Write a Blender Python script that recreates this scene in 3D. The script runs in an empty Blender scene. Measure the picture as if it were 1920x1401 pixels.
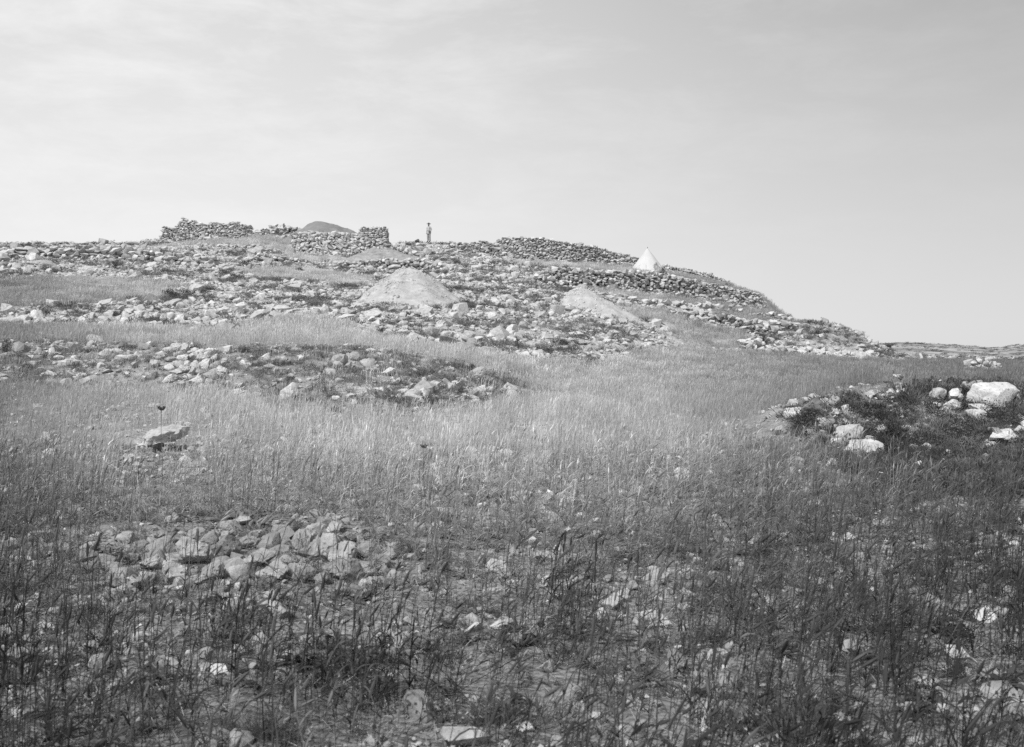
import bpy, bmesh, math, random
import numpy as np
from mathutils import Vector, Matrix, Euler, noise as mnoise
R = math.radians
random.seed(7); rng = np.random.default_rng(11)
scn = bpy.context.scene
COL = scn.collection

# ------------------------------------------------------------------ camera, sky, sun, exposure
F = 2059.0; YH = 655.0; CX = 960.0; EYE = 1.5          # focal length in photo pixels, horizon row, centre column, eye height
cam_d = bpy.data.cameras.new('camera'); cam = bpy.data.objects.new('camera', cam_d); COL.objects.link(cam)
cam.location = (0, 0, EYE); cam.rotation_euler = (R(90), 0, 0)
cam_d.sensor_width = 36; cam_d.lens = 36 * F / 1920; cam_d.shift_y = -(700.5 - YH) / 1920
cam_d.clip_start = 0.05; cam_d.clip_end = 6000
cam_d.dof.use_dof = True; cam_d.dof.focus_distance = 26; cam_d.dof.aperture_fstop = 6.0
scn.camera = cam
SUN_EL, SUN_AZ = R(47), R(-151)                        # azimuth from +Y towards +X
world = bpy.data.worlds.new('World'); scn.world = world; world.use_nodes = True
wn = world.node_tree.nodes; wl = world.node_tree.links; wn.clear()
sky = wn.new('ShaderNodeTexSky'); sky.sky_type = 'NISHITA'; sky.sun_disc = False
sky.sun_elevation = SUN_EL; sky.sun_rotation = SUN_AZ; sky.air_density = 1.0; sky.dust_density = 3.0; sky.ozone_density = 1.0
bw = wn.new('ShaderNodeRGBToBW'); wl.new(sky.outputs[0], bw.inputs[0])
tc = wn.new('ShaderNodeTexCoord')
# thin high veil of cloud
mp = wn.new('ShaderNodeMapping'); mp.inputs['Scale'].default_value = (2.2, 2.2, 7.0); mp.inputs['Rotation'].default_value = (0, R(14), 0)
wl.new(tc.outputs['Generated'], mp.inputs[0])
cn = wn.new('ShaderNodeTexNoise'); cn.inputs['Scale'].default_value = 3.6; cn.inputs['Detail'].default_value = 10; cn.inputs['Roughness'].default_value = 0.66
cn.inputs['Distortion'].default_value = 0.25
wl.new(mp.outputs[0], cn.inputs['Vector'])
cr = wn.new('ShaderNodeMapRange'); cr.inputs['From Min'].default_value = 0.42; cr.inputs['From Max'].default_value = 0.75
wl.new(cn.outputs['Fac'], cr.inputs['Value'])
# the veil is thickest on the left and low down, and thins out towards the upper right
sx = wn.new('ShaderNodeSeparateXYZ'); wl.new(tc.outputs['Generated'], sx.inputs[0])
def rng_(src, a_, b_, smooth=False):
    m_ = wn.new('ShaderNodeMapRange'); m_.inputs['From Min'].default_value = a_; m_.inputs['From Max'].default_value = b_
    m_.interpolation_type = 'SMOOTHSTEP' if smooth else 'LINEAR'; wl.new(src, m_.inputs['Value']); return m_.outputs[0]
def mth(op, a_, b_, c_=None):
    m_ = wn.new('ShaderNodeMath'); m_.operation = op
    for i_, v_ in enumerate((a_, b_, c_)):
        if v_ is None: continue
        if isinstance(v_, (int, float)): m_.inputs[i_].default_value = v_
        else: wl.new(v_, m_.inputs[i_])
    return m_.outputs[0]
u_ = rng_(sx.outputs['X'], -0.35, 0.62, True); v_ = rng_(sx.outputs['Z'], 0.02, 0.36)
base_ = mth('MULTIPLY_ADD', u_, -0.20, 0.945); base_ = mth('MULTIPLY_ADD', v_, -0.12, base_)
base_ = mth('MULTIPLY_ADD', mth('MULTIPLY', u_, v_), -0.27, base_)
cl_ = mth('MULTIPLY', mth('SUBTRACT', cr.outputs[0], 0.4), mth('MULTIPLY', v_, 0.17))
base_ = mth('ADD', base_, mth('MULTIPLY', cl_, mth('SUBTRACT', 1.25, u_)))
veil = mth('MULTIPLY', base_, 10.0)
mixs = wn.new('ShaderNodeMix'); mixs.data_type = 'FLOAT'; mixs.inputs[0].default_value = 0.92
wl.new(bw.outputs[0], mixs.inputs[2]); wl.new(veil, mixs.inputs[3])
bg = wn.new('ShaderNodeBackground'); bg.inputs['Strength'].default_value = 0.10
wl.new(mixs.outputs[0], bg.inputs['Color'])
wo = wn.new('ShaderNodeOutputWorld'); wl.new(bg.outputs[0], wo.inputs[0])
sd = bpy.data.lights.new('sun', 'SUN'); sd.energy = 3.6; sd.angle = R(0.6); sd.color = (1, 1, 1)
sun = bpy.data.objects.new('sun', sd); COL.objects.link(sun)
sv = Vector((math.sin(SUN_AZ) * math.cos(SUN_EL), math.cos(SUN_AZ) * math.cos(SUN_EL), math.sin(SUN_EL)))
sun.rotation_euler = sv.to_track_quat('Z', 'Y').to_euler()
scn.view_settings.view_transform = 'Standard'; scn.view_settings.look = 'None'
scn.view_settings.exposure = 0.0; scn.view_settings.gamma = 1.0
scn.view_settings.use_curve_mapping = False
scn.cycles.max_bounces = 5; scn.cycles.diffuse_bounces = 3; scn.cycles.transparent_max_bounces = 4
scn.cycles.use_denoising = False

# ------------------------------------------------------------------ materials (a panchromatic grey world)
def G(v): return (v, v, v, 1)
def new_mat(name):
    m = bpy.data.materials.new(name); m.use_nodes = True
    n = m.node_tree.nodes; n.clear()
    out = n.new('ShaderNodeOutputMaterial'); b = n.new('ShaderNodeBsdfPrincipled')
    b.inputs['Roughness'].default_value = 0.92
    b.inputs['Specular IOR Level'].default_value = 0.2
    m.node_tree.links.new(b.outputs[0], out.inputs[0])
    return m, n, m.node_tree.links, b, out
def ramp(n, stops):
    r = n.new('ShaderNodeValToRGB'); e = r.color_ramp.elements
    while len(e) > 1: e.remove(e[-1])
    e[0].position = stops[0][0]; e[0].color = G(stops[0][1])
    for p, v in stops[1:]:
        k = e.new(p); k.color = G(v)
    return r
def stone_mat(name, lo, hi, scale=6.0, rand=0.35, bump=0.4, spots=0.5):
    m, n, l, b, out = new_mat(name)
    tc = n.new('ShaderNodeNewGeometry')
    t1 = n.new('ShaderNodeTexNoise'); t1.inputs['Scale'].default_value = scale; t1.inputs['Detail'].default_value = 8; t1.inputs['Roughness'].default_value = 0.65
    l.new(tc.outputs['Position'], t1.inputs['Vector'])
    r1 = ramp(n, [(0.28, lo), (0.5, (lo + hi) / 2), (0.68, hi)]); l.new(t1.outputs['Fac'], r1.inputs[0])
    v = n.new('ShaderNodeTexNoise'); v.inputs['Scale'].default_value = scale * 3.1; v.inputs['Detail'].default_value = 5; v.inputs['Roughness'].default_value = 0.7
    l.new(tc.outputs['Position'], v.inputs['Vector'])
    r2 = ramp(n, [(0.36, 1 - spots), (0.47, 1.0)]); l.new(v.outputs['Fac'], r2.inputs[0])
    oi = n.new('ShaderNodeObjectInfo')
    mr = n.new('ShaderNodeMapRange'); mr.inputs['To Min'].default_value = 1 - rand; mr.inputs['To Max'].default_value = 1 + rand * 0.6
    l.new(oi.outputs['Random'], mr.inputs['Value'])
    a = n.new('ShaderNodeMath'); a.operation = 'MULTIPLY'; l.new(r1.outputs[0], a.inputs[0]); l.new(r2.outputs[0], a.inputs[1])
    c = n.new('ShaderNodeMath'); c.operation = 'MULTIPLY'; l.new(a.outputs[0], c.inputs[0]); l.new(mr.outputs[0], c.inputs[1])
    l.new(c.outputs[0], b.inputs['Base Color'])
    bp = n.new('ShaderNodeBump'); bp.inputs['Strength'].default_value = bump; bp.inputs['Distance'].default_value = 0.03
    ad = n.new('ShaderNodeMath'); ad.operation = 'ADD'; l.new(t1.outputs['Fac'], ad.inputs[0]); l.new(v.outputs['Fac'], ad.inputs[1])
    l.new(ad.outputs[0], bp.inputs['Height']); l.new(bp.outputs[0], b.inputs['Normal'])
    return m
M_STONE = stone_mat('limestone', 0.33, 0.60, 5.0, 0.32, 0.5, 0.35)
M_PALE = stone_mat('pale_limestone', 0.40, 0.68, 7.0, 0.18, 0.6, 0.40)
M_WALL = stone_mat('wall_limestone', 0.38, 0.63, 4.0, 0.30, 0.4, 0.25)
M_DARKST = stone_mat('lichened_stone', 0.11, 0.24, 6.0, 0.2, 0.5, 0.4)
M_NEAR = stone_mat('heap_stone', 0.21, 0.46, 9.0, 0.30, 0.6, 0.35)
def leaf_mat(name, val, trans=0.25, rand=0.35, attr=False, patch=0.0):
    m, n, l, b, out = new_mat(name)
    oi = n.new('ShaderNodeObjectInfo')
    mr = n.new('ShaderNodeMapRange'); mr.inputs['To Min'].default_value = 1 - rand; mr.inputs['To Max'].default_value = 1 + rand
    l.new(oi.outputs['Random'], mr.inputs['Value'])
    mu = n.new('ShaderNodeMath'); mu.operation = 'MULTIPLY'; l.new(mr.outputs[0], mu.inputs[0])
    if attr:
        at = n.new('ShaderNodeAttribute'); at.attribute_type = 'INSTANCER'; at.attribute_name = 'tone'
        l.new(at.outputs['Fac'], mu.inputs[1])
        at2 = n.new('ShaderNodeAttribute'); at2.attribute_type = 'GEOMETRY'; at2.attribute_name = 'shade'
        m2 = n.new('ShaderNodeMath'); m2.operation = 'MULTIPLY'; l.new(mu.outputs[0], m2.inputs[0]); l.new(at2.outputs['Fac'], m2.inputs[1])
        src = m2.outputs[0]
    else:
        mu.inputs[1].default_value = val
        ge = n.new('ShaderNodeNewGeometry'); tn = n.new('ShaderNodeTexNoise'); tn.inputs['Scale'].default_value = 9; tn.inputs['Detail'].default_value = 3
        l.new(ge.outputs['Position'], tn.inputs['Vector'])
        rr = ramp(n, [(0.3, 0.55), (0.7, 1.5)]); l.new(tn.outputs['Fac'], rr.inputs[0])
        m2 = n.new('ShaderNodeMath'); m2.operation = 'MULTIPLY'; l.new(mu.outputs[0], m2.inputs[0]); l.new(rr.outputs[0], m2.inputs[1])
        src = m2.outputs[0]
    l.new(src, b.inputs['Base Color'])
    tr = n.new('ShaderNodeBsdfTranslucent'); l.new(src, tr.inputs[0])
    mx = n.new('ShaderNodeMixShader'); mx.inputs[0].default_value = trans
    l.new(b.outputs[0], mx.inputs[1]); l.new(tr.outputs[0], mx.inputs[2]); l.new(mx.outputs[0], out.inputs[0])
    b.inputs['Roughness'].default_value = 0.6
    return m
M_GRASS = leaf_mat('dry_grass', 0.25, 0.3, 0.3, True)
M_SHRUB = leaf_mat('shrub_leaf', 0.105, 0.2, 0.3)
M_WEED = leaf_mat('weed_leaf', 0.15, 0.2, 0.35, True)
M_TWIG = leaf_mat('twig', 0.12, 0.0, 0.2)
M_PETAL = leaf_mat('petal', 0.7, 0.1, 0.1)
def plain(name, v, rough=0.9, ns=8.0, amt=0.15, bump=0.1, bs=40):
    m, n, l, b, out = new_mat(name)
    g = n.new('ShaderNodeNewGeometry'); t = n.new('ShaderNodeTexNoise'); t.inputs['Scale'].default_value = ns; t.inputs['Detail'].default_value = 6
    l.new(g.outputs['Position'], t.inputs['Vector'])
    r = ramp(n, [(0.3, v * (1 - amt)), (0.7, v * (1 + amt))]); l.new(t.outputs['Fac'], r.inputs[0]); l.new(r.outputs[0], b.inputs['Base Color'])
    t2 = n.new('ShaderNodeTexNoise'); t2.inputs['Scale'].default_value = bs; t2.inputs['Detail'].default_value = 5; l.new(g.outputs['Position'], t2.inputs['Vector'])
    bp = n.new('ShaderNodeBump'); bp.inputs['Strength'].default_value = bump * 3; bp.inputs['Distance'].default_value = 0.02
    l.new(t2.outputs['Fac'], bp.inputs['Height']); l.new(bp.outputs[0], b.inputs['Normal'])
    b.inputs['Roughness'].default_value = rough
    return m
M_EARTH = plain('spoil_earth', 0.41, 1.0, 2.6, 0.2, 0.9, 7)
M_CANVAS = plain('white_canvas', 0.54, 0.9, 1.2, 0.05, 0.01, 2)
M_WOOD = plain('dark_wood', 0.05)
M_SKIN = plain('skin', 0.18); M_HAT = plain('hat_felt', 0.07); M_SHIRT = plain('shirt_cloth', 0.42); M_TROUSERS = plain('trouser_cloth', 0.28); M_BOOT = plain('boot_leather', 0.04)
def soil_mat():
    m, n, l, b, out = new_mat('dry_soil')
    g = n.new('ShaderNodeNewGeometry')
    def nz(s, d=6, ro=0.6):
        t = n.new('ShaderNodeTexNoise'); t.inputs['Scale'].default_value = s; t.inputs['Detail'].default_value = d; t.inputs['Roughness'].default_value = ro
        l.new(g.outputs['Position'], t.inputs['Vector']); return t
    big = nz(0.25); mid = nz(3.0, 8, 0.7)
    r = ramp(n, [(0.3, 0.18), (0.5, 0.33), (0.7, 0.50)]); l.new(mid.outputs['Fac'], r.inputs[0])
    r2 = ramp(n, [(0.35, 0.75), (0.65, 1.1)]); l.new(big.outputs['Fac'], r2.inputs[0])
    mu = n.new('ShaderNodeMath'); mu.operation = 'MULTIPLY'; l.new(r.outputs[0], mu.inputs[0]); l.new(r2.outputs[0], mu.inputs[1])
    # soil darker near and at the sides, a vignette painted into its colour
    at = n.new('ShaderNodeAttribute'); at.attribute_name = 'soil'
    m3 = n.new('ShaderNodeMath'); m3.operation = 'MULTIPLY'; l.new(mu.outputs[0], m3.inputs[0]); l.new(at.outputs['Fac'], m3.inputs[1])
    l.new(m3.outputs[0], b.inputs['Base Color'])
    vo = n.new('ShaderNodeTexVoronoi'); vo.inputs['Scale'].default_value = 22; l.new(g.outputs['Position'], vo.inputs['Vector'])
    ad = n.new('ShaderNodeMath'); ad.operation = 'SUBTRACT'; l.new(mid.outputs['Fac'], ad.inputs[0]); l.new(vo.outputs['Distance'], ad.inputs[1])
    bp = n.new('ShaderNodeBump'); bp.inputs['Strength'].default_value = 0.9; bp.inputs['Distance'].default_value = 0.04
    l.new(ad.outputs[0], bp.inputs['Height']); l.new(bp.outputs[0], b.inputs['Normal'])
    return m
M_SOIL = soil_mat()
M_HILL = plain('far_hill_scrub', 0.30, 1.0, 0.02, 0.5, 0.3, 0.2)

# ------------------------------------------------------------------ the lie of the land
# each row of the slope is a contour line: bearing (photo column) -> (level seen from the eye, distance in metres)
ROWS = [
 {-300:(740,27),0:(728,28),150:(728,28),300:(738,27),450:(745,26),550:(765,25),700:(778,24),850:(780,24.5),930:(766,27),1000:(755,30),1150:(750,33),1300:(748,34),1600:(746,34),2300:(746,34)},
 {-300:(650,34),0:(645,34),150:(642,34),300:(650,33),450:(650,32),550:(650,32),700:(655,32),850:(678,32),930:(698,33),1000:(706,38),1150:(703,43),1300:(703,46),1400:(706,48),1640:(706,52),2300:(706,52)},
 {-300:(612,46),0:(612,46),150:(612,46),300:(615,46),450:(625,46),550:(600,50),650:(607,50),700:(632,46),850:(655,44),960:(668,43),1000:(670,44),1110:(672,47),1180:(656,55),1260:(652,60),1400:(655,66),1500:(664,70),1560:(668,72),1640:(673,74),1760:(678,76),2300:(680,76)},
 {-300:(578,50),0:(575,50),150:(575,51),300:(583,51),450:(600,51),550:(585,54),650:(590,55),700:(598,52),850:(600,54),960:(605,56),1110:(612,58),1180:(608,62),1240:(605,66),1300:(602,70),1400:(628,71),1450:(614,77),1500:(606,79),1545:(605,79),1600:(622,79),1640:(645,79),1680:(666,80),1760:(678,82),2300:(680,82)},
 {-300:(525,64),0:(522,65),150:(520,66),300:(537,64),450:(560,60),550:(560,60),700:(560,63),850:(560,64),1000:(560,68),1110:(575,66),1180:(585,70),1250:(578,77),1360:(588,82),1400:(600,82),1490:(609,86),1520:(609,86),1600:(630,86),1640:(654,86),1680:(671,86),2300:(682,88)},
 {-300:(505,71),0:(502,72),150:(506,72),300:(508,73),450:(530,70),550:(530,70),700:(535,72),850:(530,74),1000:(538,79),1080:(545,79),1150:(557,79),1250:(569,80),1360:(579,86),1420:(590,88),1490:(610,91),1520:(616,92),1600:(640,92),1680:(676,92),2300:(684,92)},
 {-300:(482,78),0:(480,78),150:(482,79),300:(490,80),450:(508,77),550:(516,78),620:(518,80),700:(526,78),800:(522,81),850:(514,83),1000:(531,83),1040:(536,84),1140:(541,86),1250:(550,90),1350:(561,95),1440:(580,97),1470:(598,97),1495:(610,97),1550:(630,98),1680:(682,98),2300:(690,98)},
 {-300:(463,86),0:(462,86),150:(464,87),300:(471,88),450:(487,84),550:(491,86),620:(493,90),700:(497,88),850:(501,90),1000:(516,86.5),1040:(507,87),1100:(508,88),1200:(513,91),1240:(516,92),1300:(528,94.5),1350:(538,97.5),1420:(553,101),1445:(574,101),1460:(589,100),1495:(613,100),1550:(640,101),1680:(686,101),2300:(694,101)},
 {-300:(459,90),0:(459,91),150:(460,93),250:(459,95),300:(453,98),350:(450,99),400:(448,99),470:(446,99),530:(462,94),545:(473,92.5),600:(478,92.5),700:(481,92.5),735:(476,94),850:(476,98),920:(482,98),1000:(487,98),1100:(492,100),1180:(500,102),1240:(508,104),1300:(519,104.5),1360:(533,106),1420:(556,107),1445:(580,107),1495:(620,107),1680:(690,107),2300:(698,107)},
 {-300:(463,97),0:(464,97),150:(464,98),300:(455,103),400:(450,104),470:(444,105),530:(440,104),555:(443,95.3),600:(437,95.3),660:(440,95.3),705:(451,95.3),735:(459,98),800:(455,105),850:(457,104),920:(476,103),1000:(484,103),1100:(490,104),1180:(500,106),1240:(509,108),1360:(536,110),1420:(560,111),1495:(622,111),1680:(694,111),2300:(702,111)},
]
def row_arrays():
    out = []
    for r in ROWS:
        xs = np.array(sorted(r)); ys = np.array([r[x][0] for x in xs], float); Y = np.array([r[x][1] for x in xs], float)
        out.append((xs, ys, Y))
    return out
RA = row_arrays()
_fx = rng.uniform(0, 6.28, (10, 3))
def soft_noise(X, Y, wl, seed=0):
    a = np.zeros_like(X)
    for i in range(6):
        k = 2 * math.pi / wl * (0.7 + 0.28 * i); an = 1.3 * i + seed * 2.1 + _fx[i, 0]
        a += np.sin(k * (X * math.cos(an) + Y * math.sin(an)) + _fx[i, 1] + seed * 3.7 + 1.5 * np.sin(k * 0.41 * (X * math.sin(an * 1.7) - Y * math.cos(an * 1.3)) + _fx[i, 2])) / (1 + 0.25 * i)
    return a / 3.2
def bump(X, Y, x0, y0, rx, ry, h, p=2):
    d = ((X - x0) / rx) ** 2 + ((Y - y0) / ry) ** 2
    return h * np.exp(-d ** (p / 2))
def height(X, Y):
    X = np.atleast_1d(np.asarray(X, float)); Y = np.atleast_1d(np.asarray(Y, float))
    xp = np.clip(CX + F * X / np.maximum(Y, 4.0), -1500, 3400)
    n = len(X); m = len(RA)
    YR = np.zeros((n, m + 7)); ZR = np.zeros((n, m + 7))
    YR[:, 0] = -1000; YR[:, 1] = 3; YR[:, 2] = 14
    for i, (xs, ys, yy) in enumerate(RA):
        d = np.interp(xp, xs, yy); YR[:, 3 + i] = d
        ZR[:, 3 + i] = EYE + (YH - np.interp(xp, xs, ys)) / F * d
    zt = ZR[:, 2 + m]
    YR[:, 3 + m] = 122; ZR[:, 3 + m] = zt - 0.2
    YR[:, 4 + m] = 165; ZR[:, 4 + m] = zt * 0.55 - 1
    YR[:, 5 + m] = 290; ZR[:, 5 + m] = -5
    YR[:, 6 + m] = 1e4; ZR[:, 6 + m] = -9
    z = np.zeros(n)
    for j in range(m + 6):
        a, b = YR[:, j], YR[:, j + 1]
        s = (Y >= a) & (Y < b)
        t = (Y[s] - a[s]) / np.maximum(b[s] - a[s], 0.05)
        if j >= m + 2: t = t * t * (3 - 2 * t)
        z[s] = ZR[s, j] * (1 - t) + ZR[s, j + 1] * t
    z += 0.035 * soft_noise(X, Y, 1.7, 1) + 0.014 * soft_noise(X, Y, 0.45, 2)
    far = np.clip((Y - 18) / 20, 0, 1)
    z += far * 0.10 * soft_noise(X, Y, 3.1, 3)
    z += bump(X, Y, 7.3, 17.8, 2.9, 2.6, 0.86, 3) + bump(X, Y, 4.6, 17.2, 1.6, 1.5, 0.30, 3)      # shrubby knoll
    z += bump(X, Y, -2.2, 8.7, 1.9, 0.9, 0.16)                                                    # nearest heap
    z += bump(X, Y, -9.6, 29.5, 1.9, 1.2, 0.30)                                                     # heap on the bank
    return z
def proj(X, Y, z=None):
    if z is None: z = height(X, Y)
    return CX + F * X / Y, YH - F * (z - EYE) / Y
def ground_at(px, py, near=2.2, far=112.0):
    """first point of the ground seen along the given line of sight"""
    Y = np.geomspace(near, far, 1400); X = (px - CX) / F * Y
    yy = YH - F * (height(X, Y) - EYE) / Y
    w = np.where(yy <= py)[0]
    k = w[0] if len(w) else int(np.argmin(yy))
    return float(X[k]), float(Y[k])
def hz(x, y): return float(height(x, y)[0])

def inpoly(x, y, poly):
    p = np.array(poly, float); inside = np.zeros(len(x), bool); j = len(p) - 1
    for i in range(len(p)):
        c = ((p[i, 1] > y) != (p[j, 1] > y)) & (x < (p[j, 0] - p[i, 0]) * (y - p[i, 1]) / (p[j, 1] - p[i, 1] + 1e-9) + p[i, 0])
        inside ^= c; j = i
    return inside
G_POLYS = [
 [(-600,525),(0,522),(150,520),(320,530),(350,548),(280,562),(150,573),(0,577),(-600,580)],
 [(-600,614),(0,612),(300,615),(440,630),(458,604),(560,594),(640,604),(690,635),(850,661),(960,674),(1110,682),(1040,706),(1000,738),(950,716),(850,681),(700,656),(440,651),(250,648),(100,641),(-600,645)],
 [(230,472),(330,458),(400,449),(500,440),(545,452),(548,482),(510,472),(420,462),(300,464)],
 [(490,482),(545,478),(640,480),(655,490),(560,494)],
 [(430,504),(560,501),(620,508),(700,522),(690,538),(640,532),(560,526),(450,517)],
 [(960,489),(1180,500),(1192,512),(1100,507),(1040,502),(980,496)],
 [(1180,500),(1190,512),(1240,514),(1300,526),(1350,540),(1440,560),(1500,606),(1440,560),(1370,525),(1300,508),(1240,500)],
 [(1370,524),(1420,543),(1445,560),(1500,604),(1470,606),(1430,580),(1420,560),(1340,540)],
 [(1100,543),(1250,556),(1350,570),(1440,584),(1495,604),(1400,594),(1300,578),(1180,566)],
 [(1150,570),(1180,577),(1250,582),(1280,600),(1350,614),(1400,620),(1395,657),(1270,654),(1250,610),(1190,598)],
 [(1300,580),(1400,594),(1495,604),(1580,611),(1520,607),(1440,610),(1400,606)],
]
FIELD_X = [-600,0,150,260,430,520,680,800,900,1000,1040,1110,1190,1270,1400,1560,1700,1920,2600]
FIELD_Y = [745,733,735,738,744,768,782,787,768,742,704,681,660,655,660,672,677,680,680]
RIDGE = [(-600,738),(0,730),(260,736),(430,742),(520,765),(680,780),(800,785),(900,766),(1000,738),(950,715),(850,680),(700,655),(440,650),(250,646),(100,640),(-600,644)]
KNOLL = [(1470,770),(1540,748),(1660,738),(1760,722),(1960,715),(2300,720),(2300,985),(1960,960),(1800,935),(1660,915),(1560,870),(1480,805)]
HEAP = [(130,1040),(170,1010),(300,985),(430,975),(560,975),(680,990),(740,1020),(720,1070),(660,1095),(500,1105),(330,1110),(180,1110)]
def is_grass(px, py, Y):
    g = py > np.interp(px, FIELD_X, FIELD_Y)
    for p in G_POLYS: g |= inpoly(px, py, p)
    rd = inpoly(px, py, RIDGE) | inpoly(px, py, KNOLL); tuft = (np.sin(px * 12.9898 + py * 78.233) * 43758.5453) % 1.0
    edge = inpoly(px, py + 7, RIDGE) & inpoly(px, py - 7, RIDGE)
    g |= rd & (py < 800) & (tuft < .12)
    g &= ~(inpoly(px, py, RIDGE) & (tuft > np.where(edge, .14, .5))); g &= Y < 120
    return g
# ------------------------------------------------------------------ ground sheet
sdense = np.linspace(-0.52, 0.52, 330); sout = np.concatenate([0.52 + np.linspace(0.02, 1, 26) ** 1.6 * 1.6])
S = np.concatenate([-sout[::-1], sdense, sout])
Yr = np.concatenate([[-160, -80, -40, -20, -10, -5, -2, 0, 1, 2], np.geomspace(2.5, 126, 430), [132, 140, 150, 165, 185, 210, 240, 290, 350, 450, 600, 900, 1400, 2200, 3500]])
def build_grid(name, S, Yr, fn, mat, attr=True, flare=10):
    YY, SS = np.meshgrid(Yr, S, indexing='ij'); XX = SS * (np.abs(YY) + flare)
    z = np.concatenate([fn(XX[i], YY[i]) for i in range(len(Yr))])
    co = np.stack([XX.ravel(), YY.ravel(), z], 1)
    nr, nc = len(Yr), len(S)
    i = np.arange(nr - 1)[:, None] * nc + np.arange(nc - 1)[None, :]
    q = np.stack([i, i + 1, i + nc + 1, i + nc], -1).reshape(-1, 4)
    me = bpy.data.meshes.new(name); me.vertices.add(len(co)); me.vertices.foreach_set('co', co.ravel())
    me.loops.add(len(q) * 4); me.loops.foreach_set('vertex_index', q.ravel().astype(np.int32))
    me.polygons.add(len(q)); me.polygons.foreach_set('loop_start', np.arange(len(q), dtype=np.int32) * 4)
    me.polygons.foreach_set('use_smooth', np.ones(len(q), bool))
    me.update(); me.materials.append(mat)
    o = bpy.data.objects.new(name, me); COL.objects.link(o)
    return o, co
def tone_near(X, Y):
    """crop and soil tone: darker near and sideways, partly vignette put into the colour"""
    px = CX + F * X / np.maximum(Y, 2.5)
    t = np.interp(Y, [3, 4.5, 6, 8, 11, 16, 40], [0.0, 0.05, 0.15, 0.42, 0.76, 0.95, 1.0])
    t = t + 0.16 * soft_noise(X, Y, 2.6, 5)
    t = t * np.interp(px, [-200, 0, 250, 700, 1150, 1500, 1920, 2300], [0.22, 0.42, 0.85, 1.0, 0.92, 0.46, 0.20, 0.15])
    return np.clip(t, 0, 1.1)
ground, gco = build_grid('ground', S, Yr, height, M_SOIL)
ground['kind'] = 'structure'
a = ground.data.attributes.new('soil', 'FLOAT', 'POINT')  # soil colour factor, painted vignette included
a.data.foreach_set('value', (0.62 + 0.50 * tone_near(gco[:, 0], gco[:, 1]) + 0.35 * np.clip((gco[:, 1] - 36) / 12, 0, 1)).astype(np.float32))  # near soil carries the painted vignette; soil of the slope is paler

def hill_h(X, Y):
    px = CX + F * X / Y
    top = np.interp(px, [-3000,-500,400,1300,1600,1660,1700,1770,1830,1875,1905,1940,2100,2600,4000], [640,652,645,650,648,645,643,646,650,653,647,645,640,648,640])
    zt = EYE + (YH - top) / F * 900
    t = np.clip((Y - 330) / 570, 0, 1); t = t * t * (3 - 2 * t)
    b = np.clip((Y - 950) / 500, 0, 1)
    z = -8.5 + (zt + 8.5) * t - 14 * b * b
    return z + 0.5 * np.clip((900 - Y) / 200, 0.1, 1) * soft_noise(X, Y, 90, 1) * t
hills, hco = build_grid('hills', np.linspace(-1.6, 1.6, 300), np.linspace(330, 1500, 60), hill_h, M_HILL, False)
hills['kind'] = 'structure'

# ------------------------------------------------------------------ mesh kits
def mesh_from(name, verts, faces, mat=None, smooth=False):
    me = bpy.data.meshes.new(name); me.from_pydata([tuple(v) for v in verts], [], [tuple(f) for f in faces]); me.update()
    if mat: me.materials.append(mat)
    if smooth: me.polygons.foreach_set('use_smooth', [True] * len(me.polygons))
    return me
def hull_rock(seed, n=15, flat=1.0):
    r = random.Random(seed); bm = bmesh.new()
    for _ in range(n):
        v = Vector((r.gauss(0, 1), r.gauss(0, 1), r.gauss(0, 1))).normalized()
        k = max(abs(v.x), abs(v.y), abs(v.z)); v = v * (0.45 + 0.55 / k * 0.8) * r.uniform(0.8, 1.1)
        bm.verts.new(v)
    bmesh.ops.convex_hull(bm, input=bm.verts)
    for v in [v for v in bm.verts if not v.link_faces]: bm.verts.remove(v)
    V = np.array([v.co[:] for v in bm.verts]); bm.verts.index_update()
    Fc = [[v.index for v in f.verts] for f in bm.faces]; bm.free()
    mn, mx = V.min(0), V.max(0); V = (V - (mn + mx) / 2) / (mx - mn)
    return V, Fc
def detail_rock(seed, sub=4, planes=13, rough=0.10, pits=0.0):
    r = random.Random(seed); bm = bmesh.new(); bmesh.ops.create_icosphere(bm, subdivisions=sub, radius=1)
    P = []
    for _ in range(planes):
        n = Vector((r.gauss(0, 1), r.gauss(0, 1), r.gauss(0, 1) * 0.9)).normalized(); P.append((n, r.uniform(0.50, 1.0)))
    off = Vector((r.uniform(-50, 50), r.uniform(-50, 50), r.uniform(-50, 50)))
    for v in bm.verts:
        d = v.co.normalized(); rad = 1.25
        for n, k in P:
            c = n.dot(d)
            if c > 0.05: rad = min(rad, k / c)
        co = d * rad
        f = mnoise.fractal(co * 1.6 + off, 0.9, 2.1, 6)
        g = mnoise.fractal(co * 7 + off, 0.8, 2.2, 4)
        cr = abs(mnoise.noise(co * 2.3 - off))
        v.co = co * (1 + rough * f + rough * 0.35 * g - (0.13 * max(0, 0.12 - cr) / 0.12 if pits else 0.0) * pits)
    V = np.array([v.co[:] for v in bm.verts]); Fc = [[v.index for v in f.verts] for f in bm.faces]; bm.free()
    mn, mx = V.min(0), V.max(0); V = (V - (mn + mx) / 2) / (mx - mn)
    return V, Fc
SMALL = [hull_rock(100 + i, 13 + i % 5) for i in range(16)]
BIG = [detail_rock(300 + i, 4, 8 + i % 4 * 2, 0.09 + 0.02 * (i % 3), 1.0 if i % 2 else 0.4) for i in range(10)]
_mc = {}
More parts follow.
